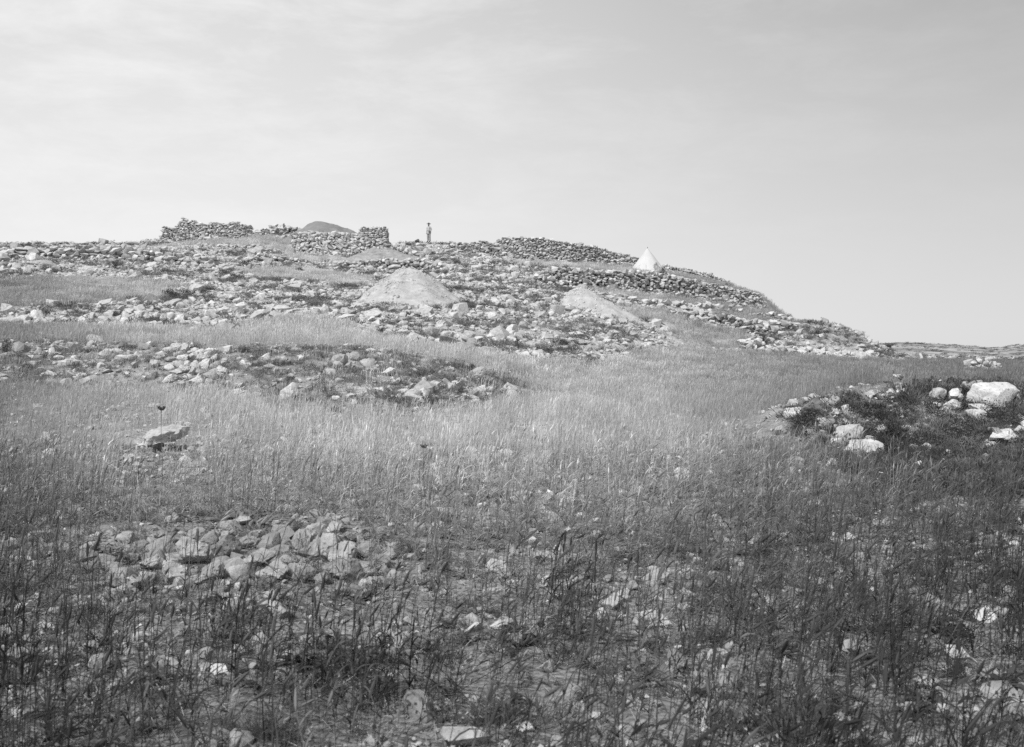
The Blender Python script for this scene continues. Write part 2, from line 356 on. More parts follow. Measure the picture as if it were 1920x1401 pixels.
def rock_mesh(kind, i, mat, name='stone'):
    key = (kind, i, mat.name)
    if key not in _mc:
        V, Fc = (SMALL if kind == 's' else BIG)[i]
        _mc[key] = mesh_from(name, V, Fc, mat, smooth=False)
        if kind == 'b':
            me = _mc[key]; me.polygons.foreach_set('use_smooth', [True] * len(me.polygons))
            try: me.set_sharp_from_angle(angle=R(32))
            except Exception: pass
    return _mc[key]
def add(name, me, loc, rot=(0, 0, 0), scl=(1, 1, 1), parent=None, **props):
    o = bpy.data.objects.new(name, me); COL.objects.link(o)
    if parent: o.parent = parent
    o.location = loc; o.rotation_euler = rot; o.scale = scl
    for k, v in props.items():
        if v is not None: o[k] = v
    return o
def joined(name, items, mat, parent=None, lib=SMALL, **props):
    """many small stones as one mesh: items = (i, loc, rot, scl)"""
    VV, FF, off = [], [], 0
    for i, loc, rot, scl in items:
        V, Fc = lib[i]; M = Euler(rot).to_matrix(); A = (np.array(M) @ (V * np.array(scl)).T).T + np.array(loc)
        VV.append(A); FF += [[k + off for k in f] for f in Fc]; off += len(V)
    return add(name, mesh_from(name, np.concatenate(VV), FF, mat), (0, 0, 0), parent=parent, **props)

def make_collection(name, meshes):
    c = bpy.data.collections.new(name)
    for i, me in enumerate(meshes):
        o = bpy.data.objects.new('%s_%02d' % (name, i), me); c.objects.link(o)
    return c
def scatter(name, coll, pts, rot, scl, pid, tone=None, parent=None, **props):
    me = bpy.data.meshes.new(name); n = len(pts); me.vertices.add(n); me.vertices.foreach_set('co', np.asarray(pts, np.float32).ravel())
    for nm, ty, dat, fld in (('rot', 'FLOAT_VECTOR', rot, 'vector'), ('scl', 'FLOAT_VECTOR', scl, 'vector'), ('pid', 'INT', pid, 'value'), ('tone', 'FLOAT', tone if tone is not None else np.ones(n), 'value')):
        at = me.attributes.new(nm, ty, 'POINT'); at.data.foreach_set(fld, np.asarray(dat, np.int32 if ty == 'INT' else np.float32).ravel())
    me.update()
    o = bpy.data.objects.new(name, me); COL.objects.link(o)
    if parent: o.parent = parent
    for k, v in props.items(): o[k] = v
    ng = bpy.data.node_groups.new(name, 'GeometryNodeTree')
    ng.interface.new_socket('Geometry', in_out='INPUT', socket_type='NodeSocketGeometry'); ng.interface.new_socket('Geometry', in_out='OUTPUT', socket_type='NodeSocketGeometry')
    N, L = ng.nodes, ng.links
    gi = N.new('NodeGroupInput'); go = N.new('NodeGroupOutput'); ip = N.new('GeometryNodeInstanceOnPoints')
    ci = N.new('GeometryNodeCollectionInfo'); ci.inputs['Collection'].default_value = coll
    ci.inputs['Separate Children'].default_value = True; ci.inputs['Reset Children'].default_value = True
    def na(nm, ty):
        x = N.new('GeometryNodeInputNamedAttribute'); x.data_type = ty; x.inputs['Name'].default_value = nm
        return [s for s in x.outputs if s.enabled and s.name == 'Attribute'][0]
    mp = N.new('GeometryNodeMeshToPoints'); L.new(gi.outputs[0], mp.inputs[0]); L.new(mp.outputs[0], ip.inputs['Points'])
    L.new(ci.outputs[0], ip.inputs['Instance']); ip.inputs['Pick Instance'].default_value = True
    L.new(na('pid', 'INT'), ip.inputs['Instance Index'])
    er = N.new('FunctionNodeEulerToRotation'); L.new(na('rot', 'FLOAT_VECTOR'), er.inputs[0]); L.new(er.outputs[0], ip.inputs['Rotation'])
    L.new(na('scl', 'FLOAT_VECTOR'), ip.inputs['Scale']); L.new(ip.outputs[0], go.inputs[0])
    md = o.modifiers.new('scatter', 'NODES'); md.node_group = ng
    return o

# ------------------------------------------------------------------ dry-stone walls
def wall(name, label, cat, nodes, sw=0.36, sh=0.22, mat=M_WALL, depth=0.5, back=True, group=None, seed=0, ragged=0.08, loose=0.0, rise_only=False):
    """nodes: (bearing column, level of top, distance)"""
    r = random.Random(seed + 5)
    xs = np.array([n[0] for n in nodes], float); tp = np.array([n[1] for n in nodes], float); dd = np.array([n[2] for n in nodes], float)
    u = np.linspace(xs[0], xs[-1], 300); Dy = np.interp(u, xs, dd); X = (u - CX) / F * Dy
    ds = np.concatenate([[0], np.cumsum(np.hypot(np.diff(X), np.diff(Dy)))]); Ltot = ds[-1]
    ztop = EYE + (YH - np.interp(u, xs, tp)) / F * Dy; zg = height(X, Dy)
    tot = []
    mid = len(u) // 2
    root = bpy.data.objects.new(name, None); COL.objects.link(root)
    root.location = (X[mid], Dy[mid], zg[mid]); root['label'] = label; root['category'] = cat; root['kind'] = 'thing'
    if group: root['group'] = group
    R0 = np.array(root.location)
    for layer in ((0, 1) if back else (0,)):
        k = 0
        while True:
            s = r.uniform(-0.2, 0.1); any_in = False
            cs = sh * r.uniform(0.85, 1.15)
            while s < Ltot:
                w = sw * math.exp(r.gauss(0, 0.28)); h = cs * r.uniform(0.85, 1.35)
                if r.random() < 0.12: w *= 1.5; h *= 1.35
                sc = min(max(s + w / 2, 0), Ltot)
                X_, Y_, zt, z0 = (float(np.interp(sc, ds, q)) for q in (X, Dy, ztop, zg))
                z = z0 - 0.08 + (k + 0.5) * sh
                lim = zt + ragged * (mnoise.noise(Vector((sc * 1.3, seed, 0))) + 0.6 * mnoise.noise(Vector((sc * 3.9, seed, 9))))
                if z < lim:
                    any_in = True
                    i0 = int(np.searchsorted(ds, sc)); i1 = min(i0 + 3, 299); i0 = max(i0 - 3, 0)
                    tx, ty = X[i1] - X[i0], Dy[i1] - Dy[i0]; an = math.atan2(ty, tx)
                    nx, ny = -math.sin(an), math.cos(an)
                    o = layer * depth * 0.85 + r.gauss(0, 0.05 + loose) + 0.06 * k * sh
                    loc = (X_ + nx * o, Y_ + ny * o, z + r.gauss(0, 0.025 + loose * 0.3))
                    tot.append((w * h, layer, r.randrange(16), tuple(np.array(loc) - R0), (r.gauss(0, 0.14 + loose), r.gauss(0, 0.12 + loose), an + r.gauss(0, 0.25 + loose) + (math.pi if r.random() < .5 else 0)), (w * 1.12, depth * r.uniform(0.8, 1.2), h * 1.18)))
                s += w * 0.97
            k += 1
            if not any_in or k > 24: break
    front = sorted([t for t in tot if t[1] == 0], key=lambda t: -t[0]); rest = front[295:] + [t for t in tot if t[1] == 1]
    for t in front[:295]:
        add('stone', rock_mesh('s', t[2], mat), t[3], t[4], t[5], root)
    if rest: joined('packing_stone', [(t[2], t[3], t[4], t[5]) for t in rest], mat, root, kind='stuff')
    return root
wall('stone_wall', 'high ragged drystone wall at the left end of the summit, its left end stepped', 'wall',
     [(301,446,98.2),(306,427,98.2),(330,425,98.4),(336,414,98.4),(346,409,98.5),(358,413,98.6),(380,419,98.8),(400,418,99),(425,420,99),(438,415,99),(452,419,99),(470,424,99.2)], seed=1, mat=M_WALL, sw=0.27, sh=0.155)
wall('stone_wall', 'low far summit wall with bushes on it, left of the small dark earth mound', 'wall',
     [(468,436,104),(492,429,104),(505,424,104),(530,420,104),(545,424,104),(562,428,104),(578,431,103)], seed=2, sw=0.3, sh=.17, loose=0.08)
wall('stone_bastion', 'tall drystone retaining wall below the square cairn, built of rounded dark-jointed stones', 'wall',
     [(549,446,93.2),(556,437,92.8),(572,433,92.6),(600,434,92.4),(640,436,92.4),(665,437,92.4),(690,446,92.6),(712,451,93),(730,455,93.6),(742,464,94.6)], sw=0.34, sh=0.205, seed=3, ragged=0.05, depth=0.5)
def tower():
    r = random.Random(4)
    D = 96.0; x0, x1 = (674 - CX) / F * D, (722 - CX) / F * D; zt = EYE + (YH - 425) / F * D; zb = EYE + (YH - 456) / F * D
    root = bpy.data.objects.new('cairn', None); COL.objects.link(root); root.location = ((x0 + x1) / 2, D + 0.8, zb)
    root['label'] = 'square flat-topped stone cairn standing on the retaining wall'; root['category'] = 'cairn'
    R0 = np.array(root.location); H = zt - zb; n = 9; rest = []
    for side in range(4):
        for k in range(n):
            f = k / (n - 1); hw = (x1 - x0) / 2 * (1.06 - 0.14 * f); hd = 0.85 * (1.05 - 0.12 * f); L = hw if side % 2 == 0 else hd
            s = -L
            while s < L - 0.08:
                w = min(r.uniform(0.2, 0.45), L - s + 0.03); c = s + w / 2
                p = [(c, -hd), (hw, c), (c, hd), (-hw, c)][side]
                z = (k + 0.5) * H / n + r.gauss(0, 0.015) - (0.10 if k == n - 1 and abs(c + .05) < 0.18 else 0)
                if k == n - 1 and r.random() < 0.15: s += w; continue
                it = (r.randrange(16), (p[0] + r.gauss(0, .02), p[1] + r.gauss(0, .02), z), (r.gauss(0, .08), r.gauss(0, .06), side * math.pi / 2 + r.gauss(0, .1)), (w * 1.12, 0.42, H / n * r.uniform(1.0, 1.25)))
                if side == 0 or side == 1: add('stone', rock_mesh('s', it[0], M_STONE), it[1], it[2], it[3], root)
                else: rest.append(it)
                s += w
    for q in range(40):
        rest.append((r.randrange(16), (r.uniform(-.7, .7), r.uniform(-.6, .6), H * r.uniform(0.2, 0.93)), (r.random(), r.random(), r.random()), (.5, .5, .35)))
    joined('packing_stone', rest, M_STONE, root, kind='stuff')
tower()
wall('stone_wall', 'long drystone summit wall falling to the white tent, highest at its middle', 'wall',
     [(838,460,99),(860,456,98.8),(880,456,98.5),(900,452,98.2),(925,456,98),(938,449,98),(950,445,98),(975,445,98),(1000,447,98),(1015,446,98),(1032,447,98.5),(1050,454,98.8),(1070,456,99),(1085,458,99.4),(1105,460,100),(1128,465,100.8),(1140,471,101.2),(1160,474,101.6),(1180,479,102),(1203,488,102.4)], sw=0.28, sh=0.165, seed=5, ragged=0.14)
wall('stone_wall', 'low broken wall running down the skyline to the right of the white tent', 'wall',
     [(1238,498,104),(1250,497,104),(1290,504,104.3),(1330,513,105),(1366,526,106)], sw=0.29, sh=0.17, seed=6, loose=0.05)
wall('terrace_wall', 'long terrace wall below the tent, a dark bush growing on it', 'wall',
     [(1000,516,83.5),(1015,511,83.6),(1032,503,83.8),(1060,502,84.2),(1100,505,85),(1150,508,86.2),(1200,510,88),(1236,513,89.5),(1262,518,90.2),(1300,525,92),(1340,534,94.3),(1380,541,96),(1415,547,97.2),(1432,560,97.5)], sw=0.32, sh=0.19, seed=7, loose=0.05, ragged=0.16)
wall('terrace_wall', 'thin stone row above the sloping grass, directly right of the right-hand spoil heap', 'wall',
     [(1122,551,78),(1150,549,77.7),(1180,553,77.8),(1210,558,78),(1250,563,78.4),(1300,569,81),(1340,573,83.6)], sw=0.42, sh=0.22, seed=8, loose=0.09, back=False)
wall('terrace_wall', 'short low line of pale stones between grass strips on the right shoulder', 'wall',
     [(1340,572,83.6),(1360,573,84.5),(1390,583,85),(1430,590,86),(1448,587,86.5),(1470,593,87),(1492,600,88)], sw=0.42, sh=0.20, seed=9, loose=0.09, back=False)
wall('terrace_wall', 'tumbled pale wall on the grass, running down towards the stony right knoll', 'wall',
     [(1255,578,74),(1290,582,73.5),(1330,587,73),(1370,594,72.5),(1400,601,72.5),(1440,606,75),(1480,604,77.5)], sw=0.36, sh=0.2, seed=10, loose=0.09, mat=M_STONE, depth=0.8)
wall('terrace_wall', 'drystone wall of rounded stones immediately behind the biggest spoil mound', 'wall',
     [(618,495,86),(640,492,86),(670,489,85.5),(700,488,85),(735,487,85),(770,486,85.4),(800,490,86),(828,497,86.5)], sw=0.34, sh=0.2, seed=12, depth=0.6, loose=0.05)
wall('terrace_wall', 'upper of two short parallel terrace walls below the left summit wall', 'wall',
     [(330,462,93),(360,459,93.3),(400,459,92.5),(440,459,91.5),(480,460,90.5),(516,468,90)], sw=0.32, sh=0.18, seed=13, loose=0.06)
wall('terrace_wall', 'lower of two short parallel terrace walls left of the tall retaining wall', 'wall',
     [(425,488,84.5),(450,485,84),(480,479,84.5),(505,476,85),(530,480,85.5),(560,486,86),(580,492,86)], sw=0.34, sh=0.19, seed=14, loose=0.07)
wall('terrace_wall', 'long block wall along the left skyline slope, big squared blocks in its base', 'wall',
     [(-60,469,77.5),(20,467,77.6),(60,463,77.8),(100,466,78),(180,466,78.4),(240,468,79),(300,474,79.4),(350,481,79),(400,485,79)], sw=0.46, sh=0.25, seed=15, loose=0.05, depth=0.8, mat=M_WALL, ragged=0.3)
wall('stone_wall', 'stone edging sloping down from the retaining wall towards the standing person\'s left', 'wall',
     [(738,458,95),(760,466,94),(785,475,92.5),(810,485,91),(840,494,90),(858,505,88)], sw=0.42, sh=0.24, seed=16, loose=0.08, back=False)
wall('stone_wall', 'low stony summit edge on which the person stands', 'wall',
     [(742,457,100),(780,456,101),(800,457,102),(838,458,101)], sw=0.7, sh=0.34, seed=17, loose=0.06, back=False, ragged=0.1)
wall('terrace_wall', 'short broken wall of blocks left of the biggest spoil mound, above the rubble', 'wall',
     [(612,533,70.6),(630,528,70.6),(655,525,71),(680,530,71),(698,534,71)], sw=0.6, sh=0.30, seed=18, loose=0.1, back=False, mat=M_STONE)
wall('stone_wall', 'tumbled pale stone edging along the base of the stony right knoll', 'wall',
     [(1398,640,65.5),(1415,637,66),(1440,648,68),(1480,654,69.5),(1520,657,70.5),(1580,660,72),(1640,667,73.5)], sw=0.42, sh=0.22, seed=20, loose=0.16, mat=M_PALE, depth=0.6)
wall('stone_wall', 'tiny far wall of pale stones at the field edge near the right frame', 'wall',
     [(1816,678,58),(1826,675,58),(1845,676,58),(1866,677,58),(1872,681,58)], sw=0.24, sh=0.15, seed=19, loose=0.06, mat=M_PALE, depth=0.3)

# ------------------------------------------------------------------ spoil mounds
def spoil(label, cx, cy, D, sl, sr, sf, seed=0, mat=M_EARTH, clods=60, blunt=0.25, rmax=7.0, side=None):
    """tipped earth at its angle of rest: a blunt cone (slopes to the left, right and front) that runs out where it meets the slope"""
    px = (cx - CX) / F * D; zp = EYE + (YH - cy) / F * D; zb = hz(px, D); V = []; Fc = []; n, m = 90, 120
    prof_a = [0, 90, 180, 215, 250, 290, 325, 360]; prof_k = side or [sr, .8, sl, (sl + sf) * .5, sf, sf, (sf + sr) * .5, sr]
    for i in range(n + 1):
        q = rmax * (i / n)
        for j in range(m):
            a = 2 * math.pi * j / m; c, s = math.cos(a), math.sin(a)
            k = float(np.interp(math.degrees(a) % 360, prof_a, prof_k)); x = px + c * q; y = D + s * q
            g = mnoise.fractal(Vector((x * 0.8, y * 0.8, seed)), 1, 2, 6)
            gl = mnoise.fractal(Vector((math.cos(a) * 2.6, math.sin(a) * 2.6, seed * 3.1)), 1, 2, 5)
            kk = k * (1 + 0.07 * gl * min(1, q / 1.2))
            z = zp + blunt * k - math.sqrt((kk * q) ** 2 + (blunt * k) ** 2) + 0.17 * g * min(1, q + .3)
            V.append((x, y, z))
    arr = np.array(V); g = height(arr[:, 0], arr[:, 1]); inside = arr[:, 2] > g - 0.02
    arr[:, 2] = np.maximum(arr[:, 2], g - 0.35)
    for i in range(n):
        for j in range(m): Fc.append((i * m + j, (i + 1) * m + j, (i + 1) * m + (j + 1) % m, i * m + (j + 1) % m))
    O = np.array([px, D, zb]); keep = [f for f in Fc if any(inside[list(f)])]
    o = add('spoil_mound', mesh_from('spoil_mound', arr - O, keep, mat, True), (px, D, zb), label=label, category='earth mound')
    r = random.Random(seed); items = []
    idx = [k for k in np.where(inside)[0] if arr[k, 1] < D + .4]
    for _ in range(clods):
        k = r.choice(idx); 
        if mnoise.noise(Vector(arr[k]) * 1.3) < r.uniform(-.1, .35): continue
        s = min(0.2, 0.022 * math.exp(abs(r.gauss(0, 0.75))))
        items.append((r.randrange(16), tuple(arr[k] - O + np.array([0, -0.01, 0.0])), (r.random(), r.random(), r.random() * 6), (s * 1.4, s * 1.2, s)))
    joined('clods', items, M_PALE, o, kind='stuff')
    MOUNDS.append((px, D, prof_a, prof_k, zp)); return o
MOUNDS = []
spoil('big pale conical mound of tipped earth in the middle of the slope', 766, 503, 63, .98, .86, .60, seed=1, clods=3600, blunt=1.0, rmax=9)
spoil('pale earth heap sliding down to the right below the long terrace wall', 1083, 539, 66, 1.15, .70, .36, seed=2, clods=2000, blunt=.5, rmax=10, side=[.74, .8, 1.2, 1.3, 1.15, .72, .52, .74])
spoil('small smooth dark earth mound rising behind the tall retaining wall', 601, 415, 99, .65, .42, .62, seed=3, mat=plain('dark_spoil', 0.22, 1, 2, 0.12, 0.3, 8), clods=20, blunt=.7, rmax=4.6)
spoil('low spread heap of earth at the foot of the tall retaining wall', 712, 465, 91, .42, .30, .45, seed=4, mat=plain('scree_earth', 0.30, 1, 2, 0.25, 0.9, 6), clods=900, blunt=.6, rmax=5)

# ------------------------------------------------------------------ tent, person, stake
def tent():
    D = 96.5; cx = 1214; px = (cx - CX) / F * D; zb = hz(px, D); zt = EYE + (YH - 466) / F * D; H = zt - zb
    root = bpy.data.objects.new('tent', None); COL.objects.link(root); root.location = (px, D, zb)
    root['label'] = 'white conical bell tent pitched between two summit walls'; root['category'] = 'tent'
    hl = (1214 - 1184) / F * D * 1.0; n = 48; V = []; Fc = []; rings = 14
    for i in range(rings + 1):
        t = i / rings
        for j in range(n):
            a = 2 * math.pi * j / n
            seam = 1 + 0.030 * abs(math.cos(a * 6)) * t - .015 * t
            rr = (0.02 + 0.98 * t ** 0.96) * hl * 1.12 * seam
            V.append((math.cos(a) * rr, math.sin(a) * rr, H * (1 - t) * 1.0 + 0.06 * t * (1 - t) * math.sin(a * 5)))
    k = (rings + 1) * n
    for j in range(n):
        a = 2 * math.pi * j / n; V.append((math.cos(a) * hl * 1.13, math.sin(a) * hl * 1.13, -0.5))
    for i in range(rings + 1):
        for j in range(n): Fc.append((i * n + j, (i + 1) * n + j, (i + 1) * n + (j + 1) % n, i * n + (j + 1) % n))
    add('canvas', mesh_from('canvas', V, Fc, M_CANVAS, True), (0, 0, 0), parent=root)
    bm = bmesh.new(); bmesh.ops.create_cone(bm, segments=10, radius1=0.03, radius2=0.02, depth=0.16, cap_ends=True)
    me = bpy.data.meshes.new('pole'); bm.to_mesh(me); bm.free(); me.materials.append(M_WOOD); add('pole', me, (0, 0, H + 0.05), parent=root)
    for s in (-1, 1):
        bm = bmesh.new(); bmesh.ops.create_cone(bm, segments=10, radius1=0.06, radius2=0.0, depth=0.14, cap_ends=True)
        me = bpy.data.meshes.new('vent'); bm.to_mesh(me); bm.free(); me.materials.append(M_WOOD)
        add('vent', me, (s * 0.22, -0.22, H - 0.42), (R(60), 0, s * 0.4), parent=root)
    r = random.Random(3); vv = []; ff = []
    for j in range(14):
        a = 2 * math.pi * j / 14; p = Vector((math.cos(a) * hl * 0.9, math.sin(a) * hl * 0.9, 0.55)); q = Vector((math.cos(a) * hl * 1.75, math.sin(a) * hl * 1.75, -0.12))
        w = Vector((-math.sin(a), math.cos(a), 0)) * 0.008; b = len(vv); vv += [p - w, p + w, q + w, q - w, p + Vector((0, 0, .015)), q + Vector((0, 0, .015))]; ff += [(b, b + 1, b + 2, b + 3), (b, b + 4, b + 5, b + 3), (b + 1, b + 2, b + 5, b + 4)]
    add('guy_ropes', mesh_from('guy_ropes', vv, ff, M_CANVAS), (0, 0, 0), parent=root)
tent()
def skin_obj(name, verts, edges, radii, mat, parent, sub=2, root_i=0):
    me = bpy.data.meshes.new(name); me.from_pydata(verts, edges, []); me.update(); me.materials.append(mat)
    o = add(name, me, (0, 0, 0), parent=parent)
    md = o.modifiers.new('skin', 'SKIN'); md.use_smooth_shade = True
    lay = me.skin_vertices[0] if len(me.skin_vertices) else None
    if lay is None:
        bpy.context.view_layer.objects.active = o
        bm = bmesh.new(); bm.from_mesh(me); bm.verts.layers.skin.verify(); bm.to_mesh(me); bm.free(); lay = me.skin_vertices[0]
    for i, rr in enumerate(radii):
        lay.data[i].radius = (rr, rr) if not isinstance(rr, tuple) else rr; lay.data[i].use_root = (i == root_i)
    s = o.modifiers.new('subsurf', 'SUBSURF'); s.levels = sub; s.render_levels = sub
    return o
def person():
    D = 104.5; px = (804 - CX) / F * D; zb = EYE + (YH - 454) / F * D
    g = hz(px, D)
    root = bpy.data.objects.new('person', None); COL.objects.link(root); root.location = (px, D, zb); root.rotation_euler.z = R(-28)
    root['label'] = 'person in brimmed hat and loose light clothes standing alone on the summit skyline'; root['category'] = 'person'
    V = [(0, 0, .96), (0, 0.01, 1.12), (0, 0.01, 1.30), (0, 0, 1.44), (0, -.01, 1.52), (0, -.02, 1.60), (0, -.025, 1.70),      # 0-6 pelvis..head
         (-.18, 0, 1.40), (-.21, .03, 1.16), (-.20, -.04, .92), (-.20, -.07, .83),                                           # left arm 7-10
         (.18, 0, 1.40), (.27, .05, 1.17), (.20, -.13, 1.02), (.13, -.18, .99),                                              # right arm 11-14 (hand at the belt)
         (-.09, 0, .90), (-.10, -.02, .50), (-.10, .02, .10), (-.11, -.12, .04),
         (.09, 0, .90), (.11, -.02, .50), (.12, .02, .10), (.13, -.12, .04)]
    E = [(0, 1), (1, 2), (2, 3), (3, 4), (4, 5), (5, 6), (3, 7), (7, 8), (8, 9), (9, 10), (3, 11), (11, 12), (12, 13), (13, 14), (0, 15), (15, 16), (16, 17), (17, 18), (0, 19), (19, 20), (20, 21), (21, 22)]
    rad = [.13, .12, .14, .09, .055, .08, .085, .055, .045, .033, .035, .055, .045, .033, .035, .085, .06, .045, .04, .085, .06, .045, .04]
    for side, b in ((-1, 10), (1, 14)):
        p = Vector(V[b]); d = Vector((0, -.02, -.08)) if b == 10 else Vector((-.08, -.02, -.01)); w = Vector((0, .02, 0)) if b == 10 else Vector((0, .0, .02))
        for f in range(4):
            a = p + w * (f - 1.5) + d * 0.5; q = p + w * (f - 1.5) * 1.2 + d * (1.05 - 0.1 * abs(f - 1.3)); k = len(V)
            V += [tuple(a), tuple(q)]; E += [(b, k), (k, k + 1)]; rad += [.009, .007]
        k = len(V); V += [tuple(p + w * -2.0 + d * .3 + Vector((0, -.02, 0))), tuple(p + w * -2.6 + d * .7 + Vector((0, -.025, 0)))]; E += [(b, k), (k, k + 1)]; rad += [.010, .008]
    skin_obj('body', V, E, rad, M_SKIN, root)
    sv_ = [V[0], V[1], V[2], (0, 0, 1.46), V[7], V[8], tuple(Vector(V[9]) + Vector((0, 0, .06))), V[11], V[12], V[13], (0, 0, .86)]
    skin_obj('shirt', sv_, [(0, 1), (1, 2), (2, 3), (3, 4), (4, 5), (5, 6), (3, 7), (7, 8), (8, 9), (0, 10)], [.165, .16, .175, .09, .08, .07, .055, .08, .07, .055, .17], M_SHIRT, root)
    skin_obj('trousers', [(0, 0, .97), V[15], V[16], V[17], V[19], V[20], V[21]], [(0, 1), (1, 2), (2, 3), (0, 4), (4, 5), (5, 6)], [.15, .115, .095, .085, .115, .095, .085], M_TROUSERS, root)
    for s, b in ((-.11, 17), (.13, 21)):
        skin_obj('boot', [(s, .04, .05), (s, -.06, .045), (s, -.17, .035), (s, .03, .16)], [(0, 1), (1, 2), (0, 3)], [.055, .05, .035, .05], M_BOOT, root)
    vv = []; ff = []; n = 28
    prof = [(0.0, 1.835), (.07, 1.83), (.10, 1.80), (.112, 1.735), (.15, 1.728), (.215, 1.722), (.215, 1.712), (.11, 1.715)]
    for rr, z in prof:
        for j in range(n):
            a = 2 * math.pi * j / n; vv.append((math.cos(a) * rr, math.sin(a) * rr * 1.05 - .02, z + (0.02 * abs(math.cos(a)) if rr > .14 else 0)))
    for i in range(len(prof) - 1):
        for j in range(n): ff.append((i * n + j, i * n + (j + 1) % n, (i + 1) * n + (j + 1) % n, (i + 1) * n + j))
    add('hat', mesh_from('hat', vv, ff, M_HAT, True), (0, 0, 0), parent=root)
    # nose, ears, eyes, mouth on the head
    fv = []; ff = []
    def blob(c, s):
        bm = bmesh.new(); bmesh.ops.create_icosphere(bm, subdivisions=1, radius=1); b = len(fv)
        for v in bm.verts: fv.append((c[0] + v.co.x * s[0], c[1] + v.co.y * s[1], c[2] + v.co.z * s[2]))
        for f in bm.faces: ff.append([b + v.index for v in f.verts])
        bm.free()
    blob((0, -.115, 1.645), (.012, .02, .022)); blob((-.085, -.02, 1.65), (.01, .018, .03)); blob((.085, -.02, 1.65), (.01, .018, .03))
    blob((-.03, -.105, 1.665), (.012, .006, .007)); blob((.03, -.105, 1.665), (.012, .006, .007)); blob((0, -.1, 1.605), (.025, .008, .006))
    add('face', mesh_from('face', fv, ff, M_SKIN, True), (0, 0, 0), parent=root)
    # flat rock under the feet
    return px, D, zb
PX, PD, PZ = person()
add('boulder', rock_mesh('b', 2, M_STONE, 'boulder'), (PX + .25, PD - .2, PZ - 0.46), (0, 0, .3), (1.1, 1.1, 0.95), label='broad rock on which the person stands', category='boulder')
add('boulder', rock_mesh('b', 4, M_DARKST, 'boulder'), ((782 - CX) / F * 101, 101, EYE + (YH - 452) / F * 101), (0, 0, 1), (.5, .4, .42), label='small dark boulder on the skyline just left of the standing person', category='boulder')
def tube(pts, rad, seg=6):
    V = []; Fc = []; n = len(pts)
    for i, p in enumerate(pts):
        p = Vector(p); d = (Vector(pts[min(i + 1, n - 1)]) - Vector(pts[max(i - 1, 0)])).normalized(); a = d.orthogonal().normalized(); b = d.cross(a)
        rr = rad[i] if hasattr(rad, '__len__') else rad
        for j in range(seg):
            t = 2 * math.pi * j / seg; V.append(tuple(p + (a * math.cos(t) + b * math.sin(t)) * rr))
    for i in range(n - 1):
        for j in range(seg): Fc.append((i * seg + j, i * seg + (j + 1) % seg, (i + 1) * seg + (j + 1) % seg, (i + 1) * seg + j))
    Fc.append(tuple(range(seg))[::-1]); Fc.append(tuple((n - 1) * seg + j for j in range(seg)))
    return V, Fc
X, Y = ground_at(973, 660); z = hz(X, Y)
V, Fc = tube([(0, 0, -.2), (-.03, 0, .2), (-.07, .01, .42), (-.11, 0, .62)], [.028, .03, .022, .016])
add('wooden_stake', mesh_from('wooden_stake', V, Fc, M_WOOD), (X, Y, z), label='thin dark leaning stick standing in the low rubble below the slope', category='stick')

# ------------------------------------------------------------------ boulders with a place of their own
ORD = ['first', 'second', 'third', 'fourth', 'fifth', 'sixth', 'seventh', 'eighth', 'ninth', 'tenth', 'eleventh', 'twelfth', 'thirteenth', 'fourteenth', 'fifteenth', 'sixteenth', 'seventeenth', 'eighteenth', 'nineteenth', 'twentieth']
br = random.Random(21)
def boulder(cx, base, w, h, label, mat=M_PALE, tilt=0.0, rot=None, group=None, i=None, lift=0.0, cat='boulder', name='boulder', yaw=None):
    X, Y = ground_at(cx, base); z = hz(X, Y)
    W = w / F * Y; H = h / F * Y; D = W * br.uniform(0.6, 0.9)
    Yc = Y + D * 0.4
    i = br.randrange(10) if i is None else i
    big = W > 0.18 or Y < 20
    me = rock_mesh('b' if big else 's', i, mat, name)
    Xc = X * Yc / Y
    return add(name, me, (Xc, Yc, z + H * 0.42 + lift), (br.gauss(0, .08), tilt, (br.gauss(0, .3) if yaw is None else yaw)), (W, D, H * 1.3), label=label, category=cat, group=group)
